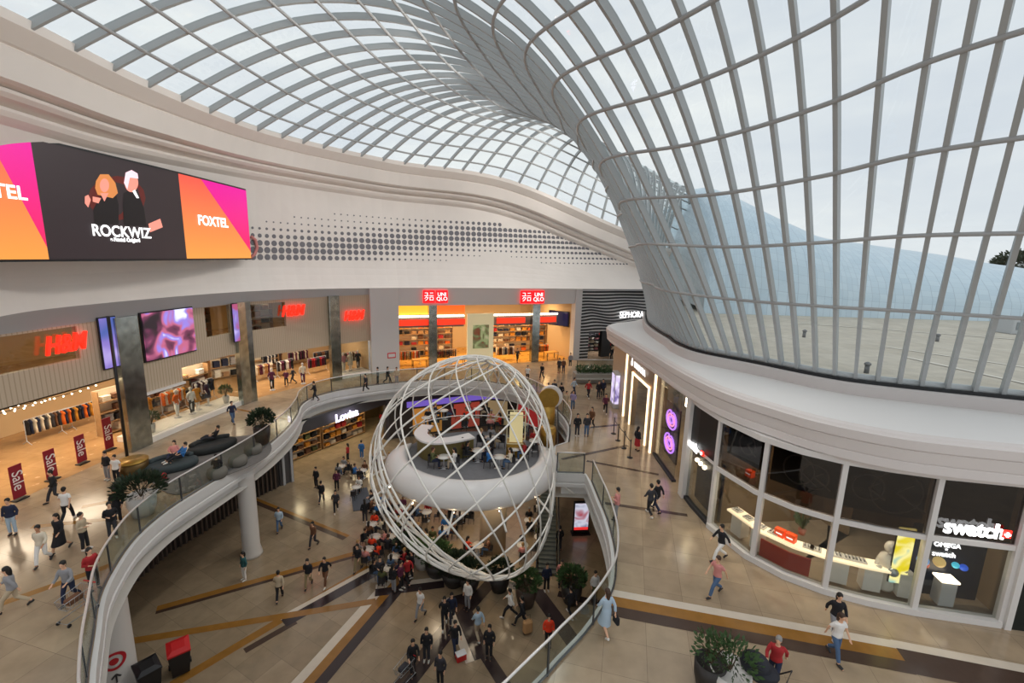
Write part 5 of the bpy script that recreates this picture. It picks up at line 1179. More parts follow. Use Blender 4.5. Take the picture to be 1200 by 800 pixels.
def stem_mesh(r, h, n, seed): 
    rnd = random.Random(seed); m = MB()
    for i in range(n):
        a = rnd.uniform(0, 2*PI); e = r*rnd.uniform(.3, .8); m.tube([(0, 0, 0), (e*.4*math.cos(a), e*.4*math.sin(a), h*.45), (e*math.cos(a), e*math.sin(a), h*.85)], [.02, .014, .006], 5)
    return m
def potted(x, y, z, label, potr, poth, potm, r, h, n, leaf=0, ll=.22, lw=.05, seed=1, shape='vase'):
    o = empty('potted_plant', (x, y, z)); tag(o, label, 'plant')
    pf = {'vase': [(potr*.7, 0), (potr*.95, poth*.5), (potr, poth), (potr*.88, poth), (potr*.85, poth*.9)], 'drum': [(potr, 0), (potr, poth), (potr*.9, poth), (potr*.9, poth*.9)], 'bowl': [(potr*.55, 0), (potr*.9, poth*.4), (potr, poth*.8), (potr*.96, poth), (potr*.85, poth*.94)]}[shape]
    MB().lathe((0, 0, 0), pf, 24).build('pot', potm, o, True); MB().cyl((0, 0, poth*.86), potr*.85, .02, 20).build('soil', mat('soil', '2a211a', .9), o)
    st = stem_mesh(r, h, 8, seed).build('stem', mat('stem_brown', '4a3c28', .8), o); st.location.z = poth*.86
    f = bush_mesh(r*.85, h, int(n*2.2), lw, ll, seed).build('foliage', LEAF[leaf], o); f.location.z = poth*.86; f['kind'] = 'stuff'; return o
WPOT = mat('white_pot', 'd2cec8', .4); DPOT = mat('dark_pot', '2a2624', .5); BPOT = mat('brown_pot', '4a3a30', .5)
def P0_(x, y, z=0): p = at(x, y, z); return p.x, p.y, z
potted(*P0_(308, 520), 'tall dark vase with a bushy dark plant at the bend of the balustrade', .42, 1.0, DPOT, .75, 1.1, 420, 1, .3, .07, 3)
potted(*P0_(168, 602), 'big white pot with a spreading leafy plant by the left balustrade', .5, .85, WPOT, 1.0, .9, 480, 1, .34, .06, 4)
q = P0_(157, 556); o = empty('gold_drum_table', q); tag(o, 'round dark gold drum table with a lit rim behind the white planted pot', 'table'); MB().cyl((0, 0, 0), .6, .7, 28).build('drum', mat('dark_gold', '5a4420', .4, metal=.6), o, True); MB().cyl((0, 0, .7), .62, .04, 28).build('table_top', GOLDM, o, True)
q = at(190, 562, 0); o = MB().rbox((0, 0, .16), (.34, .22, .32), .04).build('shopping_bag', mat('bag_red', 'b8182c', .7)); o.location = (q.x, q.y, 0); tag(o, 'small red bag on the carpet by the oval lounge', 'bag')
# grey carpet under the lounges
rg = [at(x, y, 0) for x, y in ((178, 556), (235, 522), (296, 510), (318, 522), (306, 540), (250, 563), (205, 580))]; rs = spline([Vector((p.x, p.y)) for p in rg], 5, True); m = MB(); m.prism(rs, .004, .03); o = fix_normals(m.build('lounge_carpet', mat('carpet_grey', '74706c', .9, noise=.12, scale=6))); tag(o, 'large pale grey carpet with curved edge beside the left balustrade', 'carpet')
def lounge(px, py, L, W, rz, label, m_):
    q = at(px, py, 0); o = empty('oval_lounge', (q.x, q.y, .02), rz); tag(o, label, 'sofa')
    o.scale = (.86,)*3; MB().lathe((0, 0, 0), [(.86, 0), (.97, .08), (1, .3), (.95, .42), (.8, .45), (.2, .43)], 36, L/2, W/2).build('seat', m_, o, True)
    MB().tube([(L*.42*math.cos(a), W*.40*math.sin(a), .52) for a in [PI*.15+PI*.75*k/14 for k in range(15)]], .14, 10).build('backrest', m_, o, True); return o
SOFA = mat('charcoal_sofa', '2e302f', .8, noise=.15, scale=5); SOF2 = mat('slate_sofa', '3d4648', .8)
lounge(250, 527, 2.7, 1.5, .9, 'long charcoal oval lounge on the grey carpet, the farther one', SOFA); lounge(202, 549, 2.5, 1.6, .6, 'slate oval lounge on the grey carpet, the nearer one', SOF2)
for x, y, lab in ((255, 559, 'round grey pouf at the balustrade, nearer the lounges'), (279, 545, 'round grey pouf at the balustrade, in the middle'), (297, 531, 'round grey pouf at the balustrade next to the dark vase')):
    q = at(x, y, 0); o = empty('pouf', (q.x, q.y, .02)); tag(o, lab, 'pouf'); MB().lathe((0, 0, 0), [(.34, 0), (.41, .08), (.43, .26), (.38, .41), (.25, .44)], 24).build('cushion', mat('pouf_grey', '6b675f', .85), o, True); MB().lathe((0, 0, 0), [(.35, 0), (.36, .03)], 24).build('base', DARK, o)
# lower level planters
for i, (x, y, pr, phh, pm, r, h, n, lf_) in enumerate([(616, 708, .5, 1.0, BPOT, .75, .8, 380, 0), (669, 704, .5, 1.0, DPOT, .75, .8, 380, 0), (512, 672, .6, .7, DPOT, 1.0, 1.0, 520, 0), (532, 683, .6, .7, DPOT, 1.0, .9, 520, 1), (495, 664, .45, .8, WPOT, .7, .8, 300, 2), (478, 652, .5, .6, DPOT, .8, .7, 320, 1), (550, 689, .5, .7, DPOT, .8, .8, 320, 1), (585, 690, .5, .8, DPOT, .7, .8, 300, 1)]):
    p = at(x, y, -5.3); potted(p.x, p.y, -5.3, ['leafy plant in a tall brown pot, left of the pair in front of the cocoon', 'leafy plant in a tall dark pot, right of the pair in front of the cocoon', 'low dark planter with a wide bush under the cocoon rim', 'wide dark bush in a low planter where the cocoon touches down', 'pale leafy plant in a white pot under the cocoon rim', 'dark bush in a low planter behind the seated crowd', 'dark bush right under the lowest point of the cocoon', 'dark bush behind the tall brown pot'][i], pr, phh, pm, r, h, n, lf_, .3, .07, 10+i, 'vase')
p = at(852, 812, 0); potted(p.x, p.y, 0, 'sprawling leafy plant in a white bowl at the bottom edge of the picture', .5, .75, WPOT, .75, .75, 150, 0, .24, .055, 31, 'bowl'); p = at(829, 806, 0); potted(p.x, p.y, 0, 'leggy plant in a tall dark pot at the bottom edge of the picture', .38, .8, DPOT, .55, .9, 110, 0, .2, .045, 32)
# display window plants
for s, off, lab, sd2 in ((17.9, -.4, 'green plant in a white pot at the near end of the long display window', 51), (23.2, -.4, 'green plant in a white pot at the far end of the long display window', 52)):
    q = FAC.pt(s, off); potted(q.x, q.y, .31, lab, .2, .5, WPOT, .45, .8, 160, 0, .22, .05, sd2)
# far railing and planter bench near the striped shop
fr_ = at(672, 446, 0); to = at(728, 446, 0)
o = empty('planter_bench', ((fr_.x+to.x)/2, fr_.y, 0), math.atan2(to.y-fr_.y, to.x-fr_.x)); L_ = (to-fr_).length; tag(o, 'long pale planter bench with hedge in front of the striped shop', 'planter')
MB().rbox((0, 0, .4), (L_, 1.1, .8), .03).build('trough', mat('trough_grey', '9a958c', .6), o); MB().rbox((0, -.75, .42), (L_, .5, .1), .02).build('seat', mat('trough_grey'), o)
hb = MB(); rnd = random.Random(5)
for i in range(900):
    P = Vector((rnd.uniform(-L_/2+.2, L_/2-.2), rnd.uniform(-.4, .4), .8+rnd.uniform(0, .55)*(.3 if rnd.random() < .4 else 1))); D = Vector((rnd.uniform(-1, 1), rnd.uniform(-1, 1), .8)).normalized(); S = D.orthogonal()*.05; hb.quad(P, P+D*.1+S, P+D*.2, P+D*.1-S)
f = hb.build('foliage', LEAF[0], o); f['kind'] = 'stuff'
a = at(676, 436, 0); b = at(728, 436, 0); balustrade([Vector((a.x, a.y)), Vector((b.x, b.y))], 0, 'pale glass balustrade behind the planter bench by the striped shop', 1.2)
# queue posts
qp = [at(x, y, 0) for x, y in ((719, 508), (724, 516), (731, 525), (738, 536))]
for i, p in enumerate(qp):
    o = empty('queue_post', (p.x, p.y, 0)); tag(o, ['first', 'second', 'third', 'last'][i]+' black queue post by the jewellery shop, counted from the far end', 'barrier post', 'queue posts by the jewellery shop'); MB().lathe((0, 0, 0), [(.16, 0), (.16, .02), (.03, .05)], 16).build('base', BLACKM, o, True); MB().cyl((0, 0, .03), .028, .95, 10).build('pole', BLACKM, o, True); MB().sphere((0, 0, 1.0), .04, 10, 8).build('cap', BLACKM, o, True)
for i in range(3): a, b = qp[i], qp[i+1]; o = MB().tube([(a.x, a.y, .9), ((a.x+b.x)/2, (a.y+b.y)/2, .86), (b.x, b.y, .9)], .02, 5).build('queue_belt', mat('belt', '2c2626')); tag(o, 'black belt between the '+['first and second', 'second and third', 'third and last'][i]+' queue posts', 'belt')
# terrace vents outside
for i, (x, y) in enumerate(((942, 395), (1015, 437), (1098, 400))):
    p = at(x, y, 6.42); o = empty('roof_vent', (p.x, p.y, 6.42)); o.scale = (.6,)*3; tag(o, ['small grey vent pipe on the terrace, leftmost of three', 'dark vent pipe on the terrace close to the glass', 'small grey vent pipe on the terrace, rightmost of three'][i], 'vent'); MB().cyl((0, 0, 0), .14, .55, 12).build('pipe', mat('vent_grey', '77787a'), o, True); MB().lathe((0, 0, .55), [(.2, 0), (.2, .1), (.05, .2)], 12).build('cowl', mat('vent_grey'), o, True)
for i, (x0, y0, x1, y1) in enumerate(((1030, 405, 1215, 432), (930, 378, 1200, 398), (1060, 418, 1215, 452))):
    a = at(x0, y0, 6.44); b = at(x1, y1, 6.44); t = (b-a).normalized(); n = Vector((t.y, -t.x, 0))*.12; m = MB(); m.quad(a-n, b-n, b+n, a+n); o = m.build('paving_line', mat('pale_paving_line', 'e0dacd', .8), te)
    o.data.transform(Matrix.Translation((0, 0, .003*i)))
p = at(1183, 390, 6.42); o = empty('roof_plant_unit', (p.x+.6, p.y, 6.42), .1); tag(o, 'pale grey plant unit on the terrace behind the rightmost mullions', 'roof unit'); MB().rbox((0, 0, .5), (2.6, 1.2, 1.0), .05).build('housing', mat('unit_grey', 'b9bcbf', .5), o); MB().rbox((0, -.62, .55), (2.2, .04, .5), .01).build('louvre', mat('louvre_grey', '8a9296'), o)
# pram at the bottom edge
p = at(886, 815, 0); o = empty('pram', (p.x, p.y, 0), .8); tag(o, 'dark pram with a big spoked wheel at the bottom edge of the picture', 'pram')
for x, y, r in ((-.28, -.3, .15), (.28, -.3, .15), (-.3, .35, .15), (.3, .35, .15)):
    w_ = MB().tube([(x, y+r*math.cos(a*PI/8), r+.02+r*math.sin(a*PI/8)) for a in range(16)], .025, 6, closed=True).build('wheel', BLACKM, o, True); m = MB()
    for k in range(6): a = k*PI/6; m.tube([(x, y-r*math.cos(a), r+.02-r*math.sin(a)), (x, y+r*math.cos(a), r+.02+r*math.sin(a))], .006, 4)
    m.build('spokes', CONC, w_)
MB().lathe((0, 0, .5), [(.12, 0), (.28, .12), (.32, .3), (.3, .34)], 16, 1, 1.35).build('bassinet', mat('pram_navy', '22242c', .8), o, True); MB().sphere((0, .12, .84), .32, 14, 9, (1, 1.1, .85)).build('hood', mat('pram_navy'), o, True)
MB().tube([(-.25, .1, .6), (-.28, .45, .2)], .015, 6).build('frame', CONC, o); MB().tube([(.25, .1, .6), (.28, .45, .2)], .015, 6).build('frame', CONC, o); MB().tube([(-.22, -.2, .55), (-.24, -.6, 1.0), (.24, -.6, 1.0), (.22, -.2, .55)], .018, 6).build('push_bar', BLACKM, o)
# ------------------------------------------------------------------ people
SKIN = [mat('skin_light', 'd8a888', .6), mat('skin_tan', 'b98463', .6), mat('skin_brown', '7d5238', .6)]
HAIR = {'black': mat('hair_black', '17130f', .6), 'brown': mat('hair_brown', '3d281a', .6), 'blond': mat('hair_blond', 'a5814e', .6), 'grey': mat('hair_grey', '8d8a86', .6)}
SHOE = mat('shoe_dark', '222022', .6); SHOEW = mat('shoe_white', 'd8d4cc', .6)
for n, c in (('orangered', 'e8401c'), ('paleblue', 'a9bccb'), ('denim', '4a6384'), ('beige', 'b9a78c'), ('salmon', 'd08a84'), ('blue', '2f6fb0'), ('lilac', '9a90b8'), ('khaki', '8a7a58')): CD[n] = mat('cloth_'+n, c, .85)
def remesh(m, vox, name):
    o = fix_normals(m.build(name, SKIN[0])); md = o.modifiers.new('r', 'REMESH'); md.mode = 'VOXEL'; md.voxel_size = vox; md.use_smooth_shade = True
    sm = o.modifiers.new('s', 'SMOOTH'); sm.factor = .5; sm.iterations = 2
    bpy.context.view_layer.update(); dg = bpy.context.evaluated_depsgraph_get(); me = bpy.data.meshes.new_from_object(o.evaluated_get(dg)); bpy.data.objects.remove(o)
    me.polygons.foreach_set('use_smooth', [True]*len(me.polygons)); me.name = name; return me
POSES = {
 'stand': dict(hz=.93, lean=0, L=[(.09, 0, .92), (.1, .03, .5), (.1, -.01, .09)], R=[(-.09, 0, .92), (-.1, .03, .5), (-.11, .02, .09)], aL=[(.18, 0, 1.42), (.25, -.03, 1.14), (.24, .06, .89)], aR=[(-.18, 0, 1.42), (-.25, -.03, 1.14), (-.24, .06, .89)]),
 'walk': dict(hz=.92, lean=.03, L=[(.09, 0, .91), (.1, .2, .52), (.1, .3, .1)], R=[(-.09, 0, .91), (-.1, .02, .48), (-.1, -.34, .17)], aL=[(.18, .02, 1.41), (.25, -.12, 1.16), (.23, -.2, .93)], aR=[(-.18, .02, 1.41), (-.24, .1, 1.15), (-.2, .28, .98)]),
 'stride': dict(hz=.9, lean=.05, L=[(.09, 0, .89), (.1, -.02, .47), (.1, -.4, .19)], R=[(-.09, 0, .89), (-.1, .27, .53), (-.1, .38, .1)], aL=[(.18, .03, 1.4), (.25, .17, 1.15), (.2, .36, 1.0)], aR=[(-.18, .03, 1.4), (-.25, -.14, 1.17), (-.24, -.24, .95)]),
 'phone': dict(hz=.93, lean=.01, L=[(.09, 0, .92), (.11, .03, .5), (.12, 0, .09)], R=[(-.09, 0, .92), (-.1, .05, .5), (-.1, .06, .09)], aL=[(.18, 0, 1.42), (.24, -.02, 1.13), (.13, .24, 1.16)], aR=[(-.18, 0, 1.42), (-.25, -.03, 1.13), (-.1, .26, 1.18)]),
 'push': dict(hz=.92, lean=.08, L=[(.09, 0, .91), (.1, .17, .51), (.1, .22, .09)], R=[(-.09, 0, .91), (-.1, -.02, .48), (-.1, -.3, .16)], aL=[(.18, .07, 1.4), (.24, .15, 1.12), (.22, .42, 1.04)], aR=[(-.18, .07, 1.4), (-.24, .15, 1.12), (-.22, .42, 1.04)]),
 'sit': dict(hz=.5, lean=.04, L=[(.09, 0, .52), (.12, .42, .52), (.12, .44, .09)], R=[(-.09, 0, .52), (-.12, .42, .52), (-.14, .4, .09)], aL=[(.18, .04, 1.0), (.25, .08, .74), (.14, .32, .76)], aR=[(-.18, .04, 1.0), (-.25, .08, .74), (-.12, .34, .76)]),
 'lounge': dict(hz=.14, lean=-.22, L=[(.09, 0, .14), (.12, .42, .3), (.12, .8, .1)], R=[(-.09, 0, .14), (-.12, .42, .24), (-.14, .84, .09)], aL=[(.18, -.2, .6), (.26, -.05, .4), (.1, .18, .34)], aR=[(-.18, -.2, .6), (-.26, -.1, .38), (-.12, .16, .32)]),
}
def torso_rows(P, g):
    hz = P['hz']; ln = P['lean']; out = []
    for dz, rx, ry in ((-.09, .10, .08), (-.04, .16, .115), (.04, .165, .12), (.16, .135, .1), (.28, .15, .11), (.4, .175, .12), (.49, .16, .1), (.53, .07, .07), (.60, .05, .055)):
        u = max(0, dz)/.5; y = ln*u; z = hz+dz*(1 if P['lean'] > -.1 else .9)
        out.append([((rx+g)*math.cos(2*PI*k/16), y+(ry+g)*math.sin(2*PI*k/16), z) for k in range(16)])
    return out
MESHES = {}
def person_meshes(pose):
    if pose in MESHES: return MESHES[pose]
    P = POSES[pose]; hz = P['hz']; lz = P['lean']; k9 = 1 if lz > -.1 else .9
    m = MB(); m.loft(torso_rows(P, 0), closed=True, caps=True)
    hy = lz*1.25+.015; hz_ = hz+.71*k9+.02
    m.tube([(0, lz*1.1, hz+.5*k9), (0, hy, hz_-.04)], [.06, .052], 10)
    m.sphere((0, hy, hz_+.02), .1, 14, 10, (.8, .98, 1.18)); m.sphere((0, hy+.03, hz_-.055), .065, 10, 8, (.85, .95, .9))      # skull and jaw
    m.tube([(0, hy+.09, hz_+.02), (0, hy+.115, hz_-.02)], [.012, .017], 6)                                                    # nose
    m.tube([(-.022, hy+.088, hz_-.055), (.022, hy+.088, hz_-.055)], .009, 6)                                                    # lips
    for s in (-1, 1):
        m.sphere((s*.082, hy-.005, hz_-.005), .026, 8, 6, (.4, .8, 1.2)); m.sphere((s*.03, hy+.086, hz_+.015), .014, 8, 6)
    for key in ('L', 'R'):
        a, b, c = [Vector(q) for q in P[key]]
        m.tube([a+Vector((0, 0, .02)), a*.6+b*.4, b, b*.6+c*.4, c], [.088, .075, .052, .056, .038], 10)
        ft = Vector((0, 1, 0)) if c.z < .13 else Vector((0, .75, -.66))
        m.tube([c+Vector((0, -.04, -.03)), c+ft*.08+Vector((0, 0, -.045)), c+ft*.2+Vector((0, 0, -.06))], [.04, .036, .026], 8)
    for key in ('aL', 'aR'):
        a, b, c = [Vector(q) for q in P[key]]; s = 1 if key == 'aL' else -1
        m.tube([a-Vector((s*.03, 0, 0)), a*.6+b*.4, b, b*.5+c*.5, c], [.052, .045, .036, .034, .024], 10)
        d = (c-b).normalized(); side = Vector((1, 0, 0)); side = (side-d*side.dot(d)).normalized(); nn = d.cross(side)
        fw = Vector((0, 1, -.1)) if abs(d.z) > .8 else d; 
        m.tube([c-d*.01, c+d*.05, c+d*.085], [.024, .03, .024], 8)
        for f in range(4):
            o_ = side*((f-1.5)*.017); l_ = (.06, .07, .066, .05)[f]; p0 = c+d*.08+o_; p1 = p0+d*l_*.5; p2 = p1+(d*.7+nn*.5*s).normalized()*l_*.5; m.tube([p0, p1, p2], [.009, .0085, .007], 6)
        m.tube([c+d*.02+side*.02*(-s), c+d*.05+side*.045*(-s), c+d*.085+side*.05*(-s)], [.012, .01, .008], 6)
    body = remesh(m, .0105, 'body')
    m = MB(); R_ = torso_rows(P, .022)[1:8]; m.loft(R_, closed=True, caps=True)
    for key in ('aL', 'aR'):
        a, b, c = [Vector(q) for q in P[key]]; s = 1 if key == 'aL' else -1
        m.tube([a-Vector((s*.04, 0, -.0)), a*.6+b*.4, b, b*.25+c*.75], [.07, .062, .055, .05], 10)
    top = remesh(m, .017, 'top')
    m = MB(); R_ = torso_rows(P, .022)[1:8]; m.loft(R_, closed=True, caps=True)
    for key in ('aL', 'aR'):
        a, b, c = [Vector(q) for q in P[key]]; s = 1 if key == 'aL' else -1
        m.tube([a-Vector((s*.04, 0, 0)), a*.6+b*.4, a*.35+b*.65], [.07, .064, .062], 10)
    tee = remesh(m, .017, 'top')
    m = MB(); m.loft(torso_rows(P, .014)[0:4], closed=True, caps=True)
    for key in ('L', 'R'):
        a, b, c = [Vector(q) for q in P[key]]; m.tube([a, a*.6+b*.4, b, b*.5+c*.5, b*.1+c*.9], [.1, .092, .07, .068, .062], 10)
    tr = remesh(m, .017, 'trousers')
    m = MB(); a, b, c = [Vector(q) for q in P['L']]; a2, b2, c2 = [Vector(q) for q in P['R']]; kl = (b+b2)/2; sp = abs((b-b2).y)/2
    if pose in ('sit', 'lounge'): m.tube([(a+a2)/2, (a+a2)/2+(kl-(a+a2)/2)*.5, kl], [.17, .17, .17], 12)
    else: m.loft([[(rx*math.cos(2*PI*k/18), y+ry*math.sin(2*PI*k/18), z) for k in range(18)] for z, rx, ry, y in ((hz+.12, .155, .125, 0), (hz-.02, .185, .145, 0), (hz-.3, .2, .17+sp*.5, kl.y*.5), (hz-.55, .23, .19+sp, kl.y))], closed=True, caps=True)
    sk = remesh(m, .02, 'skirt')
    def hairm(long):
        m = MB(); m.sphere((0, hy-.018, hz_+.045), .112, 14, 10, (.86, .98, 1.02))
        if long: m.tube([(0, hy-.06, hz_+.04), (0, hy-.085, hz_-.1), (0, hy-.1, hz_-.24)], [.09, .085, .05], 10)
        else: m.sphere((0, hy-.05, hz_-.01), .085, 12, 8, (.95, .8, 1.0))
        return remesh(m, .013, 'hair')
    h1 = hairm(False); h2 = hairm(True)
    shs = []
    for key in ('L', 'R'):
        m = MB(); c = Vector(P[key][2]); ft = Vector((0, 1, 0)) if c.z < .13 else Vector((0, .75, -.66))
        m.tube([c+Vector((0, -.05, -.035)), c+ft*.08+Vector((0, 0, -.04)), c+ft*.19+Vector((0, 0, -.05))], [.052, .048, .036], 8); shs.append(remesh(m, .015, 'shoe'))
    MESHES[pose] = dict(body=body, top=top, tee=tee, trousers=tr, skirt=sk, h1=h1, h2=h2, shoes=shs); return MESHES[pose]
ALLP = []
def person(x, y, z, deg, pose, top, bot, label, hair='black', skin=0, long=False, tee=False, skirt=False, sc=1.0, bag=None, grp=None, shoe=None):
    M_ = person_meshes(pose); o = empty('person', (x, y, z), math.radians(deg)); o.scale = (sc, sc, sc); tag(o, label, 'person', grp); ALLP.append(o)
    def add(name, me, m):
        c = bpy.data.objects.new(name, me); COL.objects.link(c); c.parent = o
        c.material_slots[0].link = 'OBJECT'; c.material_slots[0].material = m; return c
    add('body', M_['body'], SKIN[skin]); add('top', M_['tee' if tee else 'top'], CD[top]); add('skirt' if skirt else 'trousers', M_['skirt' if skirt else 'trousers'], CD[bot])
    add('hair', M_['h2' if long else 'h1'], HAIR[hair]); [add('shoe', q_, shoe or (SHOEW if (len(ALLP) % 3 == 0) else SHOE)) for q_ in M_['shoes']]
    if bag:
        q = POSES[pose]['aL'][2]; b = empty('carried_bag', (0, 0, 0)); bpy.data.objects.remove(b)
        m = MB(); m.rbox((0, 0, -.2), (.12, .32, .3), .03); m.tube([(0, -.1, -.05), (0, -.06, .04), (0, .06, .04), (0, .1, -.05)], .01, 5)
        bo = m.build('shoulder_bag', CD[bag]); c, s = math.cos(math.radians(deg)), math.sin(math.radians(deg)); bx, by = q[0]+.05, q[1]
        bo.location = (x+(bx*c-by*s)*sc, y+(bx*s+by*c)*sc, z+(q[2]-.06)*sc); bo.rotation_euler = (0, 0, math.radians(deg)); bo.scale = (sc, sc, sc)
        tag(bo, bag+' bag carried by the '+label.replace('person in', 'person in'), 'bag')
        w_ = bo['label'].split(); bo['label'] = ' '.join(w_[:16])
    return o
def pp(px, py, lv, *a, **k):
    z = 0.0 if lv == 1 else -5.3; p = at(px, py, z); k.setdefault('sc', 1.0); k['sc'] *= .8 if lv == 1 else .84; return person(p.x, p.y, z+(.0), *a, **k)
# upper level, left
L1 = [
 (16, 626, 200, 'stand', 'navy', 'paleblue', 'person in navy jacket and pale jeans below the leftmost sale banner', dict(hair='black')),
 (66, 588, 150, 'walk', 'black', 'charcoal', 'person in black walking just in front of the second sale banner', dict()),
 (80, 611, 20, 'walk', 'white', 'black', 'person in white top and black trousers seen from behind near the sale banners', dict(tee=True)),
 (73, 645, 185, 'walk', 'black', 'black', 'person in long black coat carrying a tan bag near the sale banners', dict(long=True, bag='tan', skirt=True)),
 (52, 660, 200, 'walk', 'cream', 'white', 'person in cream and white walking left of the black coat', dict(skin=1)),
 (100, 644, 280, 'phone', 'beige', 'black', 'person in beige shirt looking at a phone near the left balustrade', dict(hair='black')),
 (19, 714, 120, 'stride', 'grey', 'beige', 'person in grey top and beige shorts walking at the lower left edge', dict(long=True)),
 (111, 690, 250, 'phone', 'red', 'black', 'person in red top leaning on the left balustrade', dict(long=True)),
 (127, 562, 170, 'stand', 'black', 'grey', 'person in black top and grey trousers in front of the black post', dict(sc=.97)),
 (138, 566, 190, 'stand', 'white', 'black', 'person in white top and black trousers in front of the black post', dict(tee=True, sc=.95)),
 (139, 612, 200, 'stand', 'black', 'black', 'person in black beside the white planted pot, farther one', dict(long=True)),
 (133, 630, 230, 'phone', 'black', 'charcoal', 'person in black at the left balustrade nearer than the white planted pot', dict()),
 (273, 496, 240, 'walk', 'navy', 'denim', 'person in navy top and jeans walking past the far end of the display window', dict()),
 (370, 469, 100, 'push', 'black', 'charcoal', 'person in black at the bend of the balustrade before the far entrance', dict()),
 (429, 459, 160, 'walk', 'charcoal', 'black', 'person in charcoal by the white pier, left of the pair', dict()),
 (443, 450, 90, 'stand', 'grey', 'charcoal', 'person in grey standing against the white pier', dict()),
 (454, 449, 260, 'stride', 'black', 'navy', 'person in black striding past the white pier', dict()),
 (465, 450, 180, 'stand', 'beige', 'grey', 'person in beige at the right edge of the white pier', dict(skin=1)),
 (336, 452, 200, 'walk', 'plum', 'black', 'person in plum top in the far entrance of the clothes shop', dict(sc=.95)),
 (344, 449, 100, 'walk', 'charcoal', 'charcoal', 'person in charcoal in the far entrance of the clothes shop', dict(sc=.95)),
 # upper level, middle and right
 (618, 447, 180, 'walk', 'white', 'black', 'person in white top right of the cocoon top in front of the amber shop', dict(tee=True)),
 (635, 444, 150, 'walk', 'black', 'black', 'person in black in front of the right mirrored column of the amber shop', dict()),
 (606, 424, 200, 'walk', 'charcoal', 'black', 'person in charcoal entering the amber shop under the right signs', dict()),
 (642, 470, 190, 'walk', 'black', 'white', 'person in black top and white trousers at the far right end of the void', dict()),
 (649, 466, 170, 'stand', 'charcoal', 'black', 'person in charcoal beside the far right end of the void', dict()),
 (657, 470, 10, 'stand', 'black', 'grey', 'person in black top and grey trousers, back turned, at the far void end', dict()),
 (663, 481, 200, 'walk', 'beige', 'beige', 'person in beige walking towards the cafe ring from the amber shop', dict()),
 (671, 480, 170, 'walk', 'lilac', 'denim', 'person in lilac top and jeans beside the one in beige', dict(long=True)),
 (672, 463, 230, 'walk', 'paleblue', 'navy', 'person in pale blue top near the planter bench corner', dict()),
 (676, 511, 180, 'stand', 'black', 'charcoal', 'person in black, left of the three between escalator and jewellery shop', dict()),
 (687, 511, 165, 'stand', 'charcoal', 'denim', 'person in charcoal jacket, middle of the three by the escalator top', dict()),
 (693, 502, 150, 'walk', 'brown', 'black', 'person in brown, rear one of the three by the escalator top', dict(long=True, hair='brown')),
 (709, 484, 170, 'stride', 'plum', 'black', 'person in dark plum coat walking near the violet poster column', dict(long=True)),
 (701, 467, 190, 'stand', 'black', 'charcoal', 'person in black in front of the planter bench, left of the pair', dict()),
 (706, 465, 170, 'stand', 'navy', 'black', 'person in navy in front of the planter bench, right of the pair', dict()),
 (689, 466, 200, 'walk', 'red', 'black', 'person in red top in front of the planter bench', dict()),
 (655, 437, 150, 'stand', 'charcoal', 'black', 'person in charcoal near the right pier of the amber shop', dict()),
 (660, 437, 200, 'stand', 'brown', 'navy', 'person in brown near the right pier of the amber shop', dict(hair='brown')),
 (668, 430, 180, 'stand', 'grey', 'charcoal', 'person in grey under the narrow striped wall', dict()),
 (746, 528, 300, 'stand', 'black', 'red', 'person in black top and dark red skirt at the jewellery doorway', dict(skirt=True, long=True)),
 (757, 512, 270, 'stand', 'beige', 'charcoal', 'person in beige inside the queue at the jewellery doorway', dict()),
 (761, 604, 20, 'walk', 'charcoal', 'black', 'person in charcoal jacket walking away on the right walkway, left of the pair', dict()),
 (769, 599, 30, 'walk', 'black', 'navy', 'person in black walking away on the right walkway, right of the pair', dict()),
 (722, 609, 75, 'phone', 'salmon', 'grey', 'person in pinkish top leaning on the right balustrade by the bridge', dict()),
 (709, 742, 20, 'walk', 'paleblue', 'paleblue', 'person in pale blue dress with a black shoulder bag near the lower right balustrade', dict(long=True, skirt=True, bag='black', hair='brown')),
 (843, 656, 100, 'stride', 'black', 'white', 'person in black top and white trousers striding past the watch shop corner', dict()),
 (838, 697, 110, 'stride', 'salmon', 'denim', 'person in salmon top walking below the watch shop corner', dict(tee=True, hair='brown')),
 (975, 745, 170, 'walk', 'black', 'grey', 'person in black top behind the one in blue jeans before the third mullion', dict(long=True)),
 (976, 771, 190, 'walk', 'white', 'denim', 'person in white top and blue jeans walking before the third mullion', dict(tee=True, long=True, hair='brown')),
 (905, 800, 140, 'stride', 'red', 'navy', 'person in red top and navy trousers walking at the bottom edge', dict(hair='grey')),
 (727, 421, 180, 'stand', 'pink', 'black', 'person in pink at the entrance of the striped shop', dict(long=True)),
 (716, 422, 200, 'stand', 'black', 'black', 'person in black at the entrance of the striped shop', dict()),
]
for x, y, d, po_, tp, bt, lb, kw in L1: pp(x, y, 1, d, po_, tp, bt, lb, **kw)
